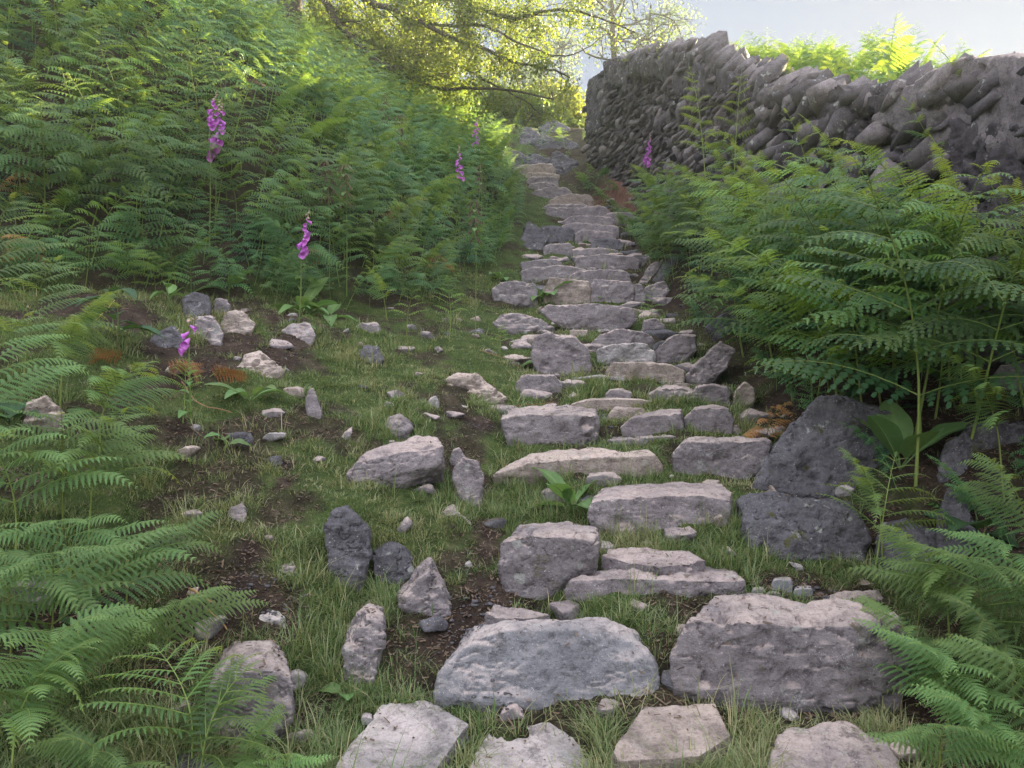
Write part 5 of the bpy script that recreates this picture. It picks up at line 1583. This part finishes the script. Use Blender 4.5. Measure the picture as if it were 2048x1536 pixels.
# dry stems lying about
for k, (pp, lab, rd) in enumerate([([(378, 1205), (430, 1243)], 'thick orange dry stem lying at the edge of the bare hollow', .006), ([(395, 1230), (455, 1285)], 'orange dry stem crossing the bare hollow below the thick one', .004),
        ([(250, 1118), (330, 1110), (300, 1160)], 'bent orange dry stem under the left fern', .003), ([(365, 755), (395, 800), (465, 825)], 'forked orange dry stem beside the young uncurling fern', .004),
        ([(190, 655), (230, 620)], 'pale dry stem leaning below the nettle like plant', .004), ([(960, 715), (1010, 725)], 'thin brown dry stem below the rough pitted stone', .004), ([(1020, 812), (1110, 806)], 'reddish dry stem along the back of the cracked block', .004)]):
    pw = [np.array(hit(u, v)) + np.array([0, 0, .025]) for u, v in pp]
    b = pw[0].copy()
    g = Geo(); g.tube(bezier_path([p - b for p in pw], 10) + gr.normal(0, .002, (10, 3)), np.linspace(rd, rd * .7, 10), 6, gr.uniform(.2, .9))
    o = link('dry_stem', g.mesh('dry_stem', True), MAT['dead_stem'], None, b)
    tag(o, lab, 'dry stem', 'dry stems on the ground')

# ------------------------------------------------------------------ trees
def leaf_cloud(points, size, r, shade=(.3, .25), spread=.1):
    n = len(points)
    P = np.asarray(points) + r.normal(0, spread, (n, 3))
    a = nrm(r.normal(0, 1, (n, 3))); b = nrm(np.cross(a, r.normal(0, 1, (n, 3))))
    s = size * r.uniform(.6, 1.3, n)[:, None]
    V = np.stack([P - a * s, P + b * s * .55 + a * s * .1, P + a * s, P - b * s * .55 + a * s * .1], 1)
    Q = np.arange(n * 4).reshape(-1, 4)
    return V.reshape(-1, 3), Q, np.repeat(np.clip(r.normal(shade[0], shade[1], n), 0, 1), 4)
def grow(geo, leafpts, p, d, L, rad, depth, r, gravity=.0, twig_leaves=14, spread=.75):
    n = 6
    pts = [np.array(p)]
    dd = np.array(d, float)
    for k in range(n):
        dd = nrm(dd + r.normal(0, .16, 3) + np.array([0, 0, gravity]))
        pts.append(pts[-1] + dd * L / n)
    pts = np.array(pts)
    geo.tube(pts, np.linspace(rad, rad * .6, n + 1), 5 if rad > .02 else 3, .5)
    if depth <= 1:
        for _ in range(twig_leaves):
            leafpts.append(pts[r.integers(1, n + 1)])
    if depth == 0: return
    for k in range(r.integers(2, 5)):
        i = r.integers(2, n + 1)
        nd = nrm(dd + r.normal(0, spread, 3))
        grow(geo, leafpts, pts[i], nd, L * r.uniform(.5, .78), rad * .55, depth - 1, r, gravity, twig_leaves, spread)
def tree_obj(name, label, cat, base, build, leaf_size, mat, shade=(.35, .25), spread=.1, seed=0, group=None):
    r = np.random.default_rng(seed)
    e = empty(name, base)
    tag(e, label, cat, group)
    g = Geo(); lp = []
    build(g, lp, r)
    o = link('trunk', g.mesh('trunk', True), MAT['bark'], e); o.location = -Vector(base)
    V, Q, A = leaf_cloud(lp, leaf_size, r, shade, spread)
    lg = Geo(); lg.add(V, Q, None, A)
    o = link('crown', lg.mesh('crown'), MAT[mat], e); o.location = -Vector(base)
    print(name, len(lp))
    return e
tb = Vector((-4.9, 16.5, Hs(-4.9, 16.5)))
def build_over(g, lp, r):
    top = np.array(at(560, -190, 16.0))
    b = np.array(tb)
    g.tube(bezier_path([b - [0, 0, .3], (b + top) / 2 + [.2, 0, 0], top], 10), np.linspace(.3, .2, 10), 9, .5)
    br_ = [([(560, -190), (640, -20), (710, 70), (800, 140), (880, 176), (985, 182), (1100, 206)], 15.4, .085),
           ([(560, -190), (680, -30), (800, 25), (900, 72), (1000, 108), (1080, 150), (1150, 165)], 14.6, .07),
           ([(560, -190), (760, -60), (900, -10), (1010, 30), (1100, 8), (1190, 14), (1262, 46)], 14.2, .06),
           ([(640, -20), (690, 60), (740, 120), (800, 190), (860, 225), (950, 235)], 16.2, .06),
           ([(710, 70), (790, 100), (880, 120), (960, 150), (1040, 185), (1090, 215)], 15.8, .045),
           ([(800, 25), (860, 40), (940, 40), (1020, 70), (1110, 95), (1190, 70)], 14.0, .04),
           ([(680, -30), (740, 10), (820, 70), (900, 120), (950, 160)], 16.8, .045),
           ([(760, -60), (850, -20), (960, 0), (1040, -10), (1120, -40)], 15.0, .05),
           ([(710, 70), (745, 130), (800, 170), (850, 215), (905, 250)], 17.5, .04),
           ([(640, -20), (665, 40), (700, 95), (740, 120), (790, 160)], 18.2, .04),
           ([(640, -20), (680, 20), (770, 60), (850, 90), (930, 100), (1010, 140)], 17.2, .045)]
    for pix, yd, rad in br_:
        pw = []
        for i, (u, v) in enumerate(pix):
            f = i / (len(pix) - 1)
            pw.append(np.array(at(u, v, 16.0 * (1 - min(1, f * 2)) + yd * min(1, f * 2))))
        c = bezier_path(pw, 34) + np.cumsum(r.normal(0, .018, (34, 3)), 0)
        g.tube(c, np.linspace(rad, rad * .18, 34), 6, .5)
        for k in range(5, 34):
            if r.uniform() < (.85 if k < 20 else .5 if k < 27 else .3):
                t = nrm(c[min(k + 1, 33)] - c[k - 1])
                nd = nrm(t * .7 + r.normal(0, .6, 3) + np.array([0, 0, -.05]))
                grow(g, lp, c[k], nd, r.uniform(.4, .95) * (1 if k < 22 else .6), rad * .28 * (1 - k / 50), 2, r, -.01, 30 if k < 20 else 9, .6)
tree_obj('hawthorn_tree', 'tree with low drooping sunlit branches reaching over the left bracken', 'tree', tb, build_over, .032, 'tree_leaf', (.4, .3), .09, 11)

def far_tree(u, y, vtop, lean, seed, n_main, spread=.6, twig=18, depth=3):
    def f(g, lp, r):
        x = at(u, 300, y).x
        b = np.array([x, y, Hs(x, y) - .2])
        top = np.array(at(u + lean, vtop, y))
        h = top[2] - b[2]
        c = bezier_path([b, b + (top - b) * .35 + [.1, 0, 0], b + (top - b) * .7 + [-.1, .1, 0], top], 20)
        g.tube(c, np.linspace(.022 * h, .006 * h, 20), 7, .5)
        for k in range(n_main):
            i = int(r.integers(7, 20))
            a = r.uniform(0, 6.28)
            grow(g, lp, c[i], nrm(np.array([math.cos(a), math.sin(a), r.uniform(.1, .9)])), h * r.uniform(.13, .26), .006 * h, depth - 1, r, .02, twig, spread)
    return f
def ftree(name, label, u, y, vtop, lean, seed, n, leaf, cat='tree', shade=(.4, .3), sp=.3, **kw):
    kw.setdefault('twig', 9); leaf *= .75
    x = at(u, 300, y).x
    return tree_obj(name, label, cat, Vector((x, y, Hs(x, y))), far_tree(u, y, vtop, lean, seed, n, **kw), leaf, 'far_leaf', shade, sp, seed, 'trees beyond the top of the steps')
ftree('ash_tree', 'tall hazy tree with an upright trunk rising behind the wall end', 1222, 32, -120, 10, 21, 24, .10)
ftree('ash_tree', 'hazy thin crowned tree right of the upright trunk, above the flat crowning slab', 1292, 33, 10, 10, 22, 13, .10)
ftree('ash_tree', 'bluish hazy tree between the drooping branches and the tall upright tree', 1125, 44, 85, 0, 23, 26, .13)
ftree('ash_tree', 'bluish hazy tree behind the drooping branches', 1040, 46, 70, 0, 24, 26, .13)
def shrub(u, v, y, w, h, label, seed, n=5200, mat='tree_leaf', leaf=.06, shade=(.35, .25)):
    p = at(u, v, y); gz = Hs(p.x, y)
    def f(g, lp, r):
        b = np.array([p.x, y, gz - .1])
        for k in range(9):
            a = r.uniform(0, 6.28); e_ = r.uniform(.4, 1.2)
            tip = b + np.array([math.cos(a) * w * .5 * r.uniform(.3, 1), math.sin(a) * w * .4, h * r.uniform(.6, .95)])
            c = bezier_path([b, (b + tip) / 2 + [0, 0, h * .12], tip], 8)
            g.tube(c, np.linspace(.03, .01, 8), 5, .5)
        for k in range(n):
            d = nrm(r.normal(0, 1, 3)); d[2] = abs(d[2]) * 1.0 - .15
            rr = r.uniform(.55, 1.0) ** .5
            q = b + np.array([d[0] * w * .5, d[1] * w * .45, h * .35 + d[2] * h * .62]) * np.array([1, 1, 1]) * 1.0
            q = b + (q - b) * (rr * (1 + .25 * float(vnoise(np.array(d) * 2.5 + seed, seed))))
            lp.append(q)
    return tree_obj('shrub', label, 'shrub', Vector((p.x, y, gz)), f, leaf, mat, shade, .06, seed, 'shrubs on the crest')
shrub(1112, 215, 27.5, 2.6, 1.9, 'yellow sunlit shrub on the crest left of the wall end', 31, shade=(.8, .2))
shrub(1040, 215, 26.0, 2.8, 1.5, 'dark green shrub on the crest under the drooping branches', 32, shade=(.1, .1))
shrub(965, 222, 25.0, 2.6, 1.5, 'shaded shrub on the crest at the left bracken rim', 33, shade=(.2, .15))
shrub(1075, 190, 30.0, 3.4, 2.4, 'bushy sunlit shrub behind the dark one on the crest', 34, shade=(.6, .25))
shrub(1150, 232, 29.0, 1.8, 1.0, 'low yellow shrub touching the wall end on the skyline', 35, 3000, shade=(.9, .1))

# distant wooded hill
hx = np.linspace(-60, 60, 121); hy = np.linspace(0, 40, 41)
HX, HY = np.meshgrid(hx, hy)
hz = 9 * np.exp(-(HX / 34) ** 2) * smooth(HY, 0, 30)
hq = np.stack([HX, HY, 0 * HX], -1)
hz += 1.0 * np.abs(fbm(hq * .45, 4, 61)) * smooth(HY, 2, 12)
hv = np.stack([HX + 6, HY + 62, hz + 12.3], -1).reshape(-1, 3)
ii = (np.arange(40)[:, None] * 121 + np.arange(120)[None, :])
hill = link('hill', mesh_np('hill', hv, np.stack([ii, ii + 1, ii + 122, ii + 121], -1).reshape(-1, 4), None, {'turf': np.ones(len(hv)), 'red': np.zeros(len(hv))}, True), MAT['ground'])
tag(hill, kind='structure')

# ------------------------------------------------------------------ haze
HAZE = 0.0010
if HAZE:
    b = M('haze')
    pv = b.n('ShaderNodeVolumePrincipled')
    pv.inputs['Color'].default_value = (0.84, 0.91, 1.0, 1)
    pv.inputs['Density'].default_value = HAZE
    pv.inputs['Anisotropy'].default_value = 0.3
    b.nt.links.new(pv.outputs[0], b.out.inputs['Volume'])
    bm = bmesh.new()
    bmesh.ops.create_cube(bm, size=1.0)
    me = bpy.data.meshes.new('haze')
    for v_ in bm.verts:
        v_.co = Vector((v_.co.x * 1500, v_.co.y * 1100 + 430, 8.5 + v_.co.z * 31))
    bm.to_mesh(me); bm.free()
    hz_ = link('haze', me, b.m)
    tag(hz_, kind='stuff')
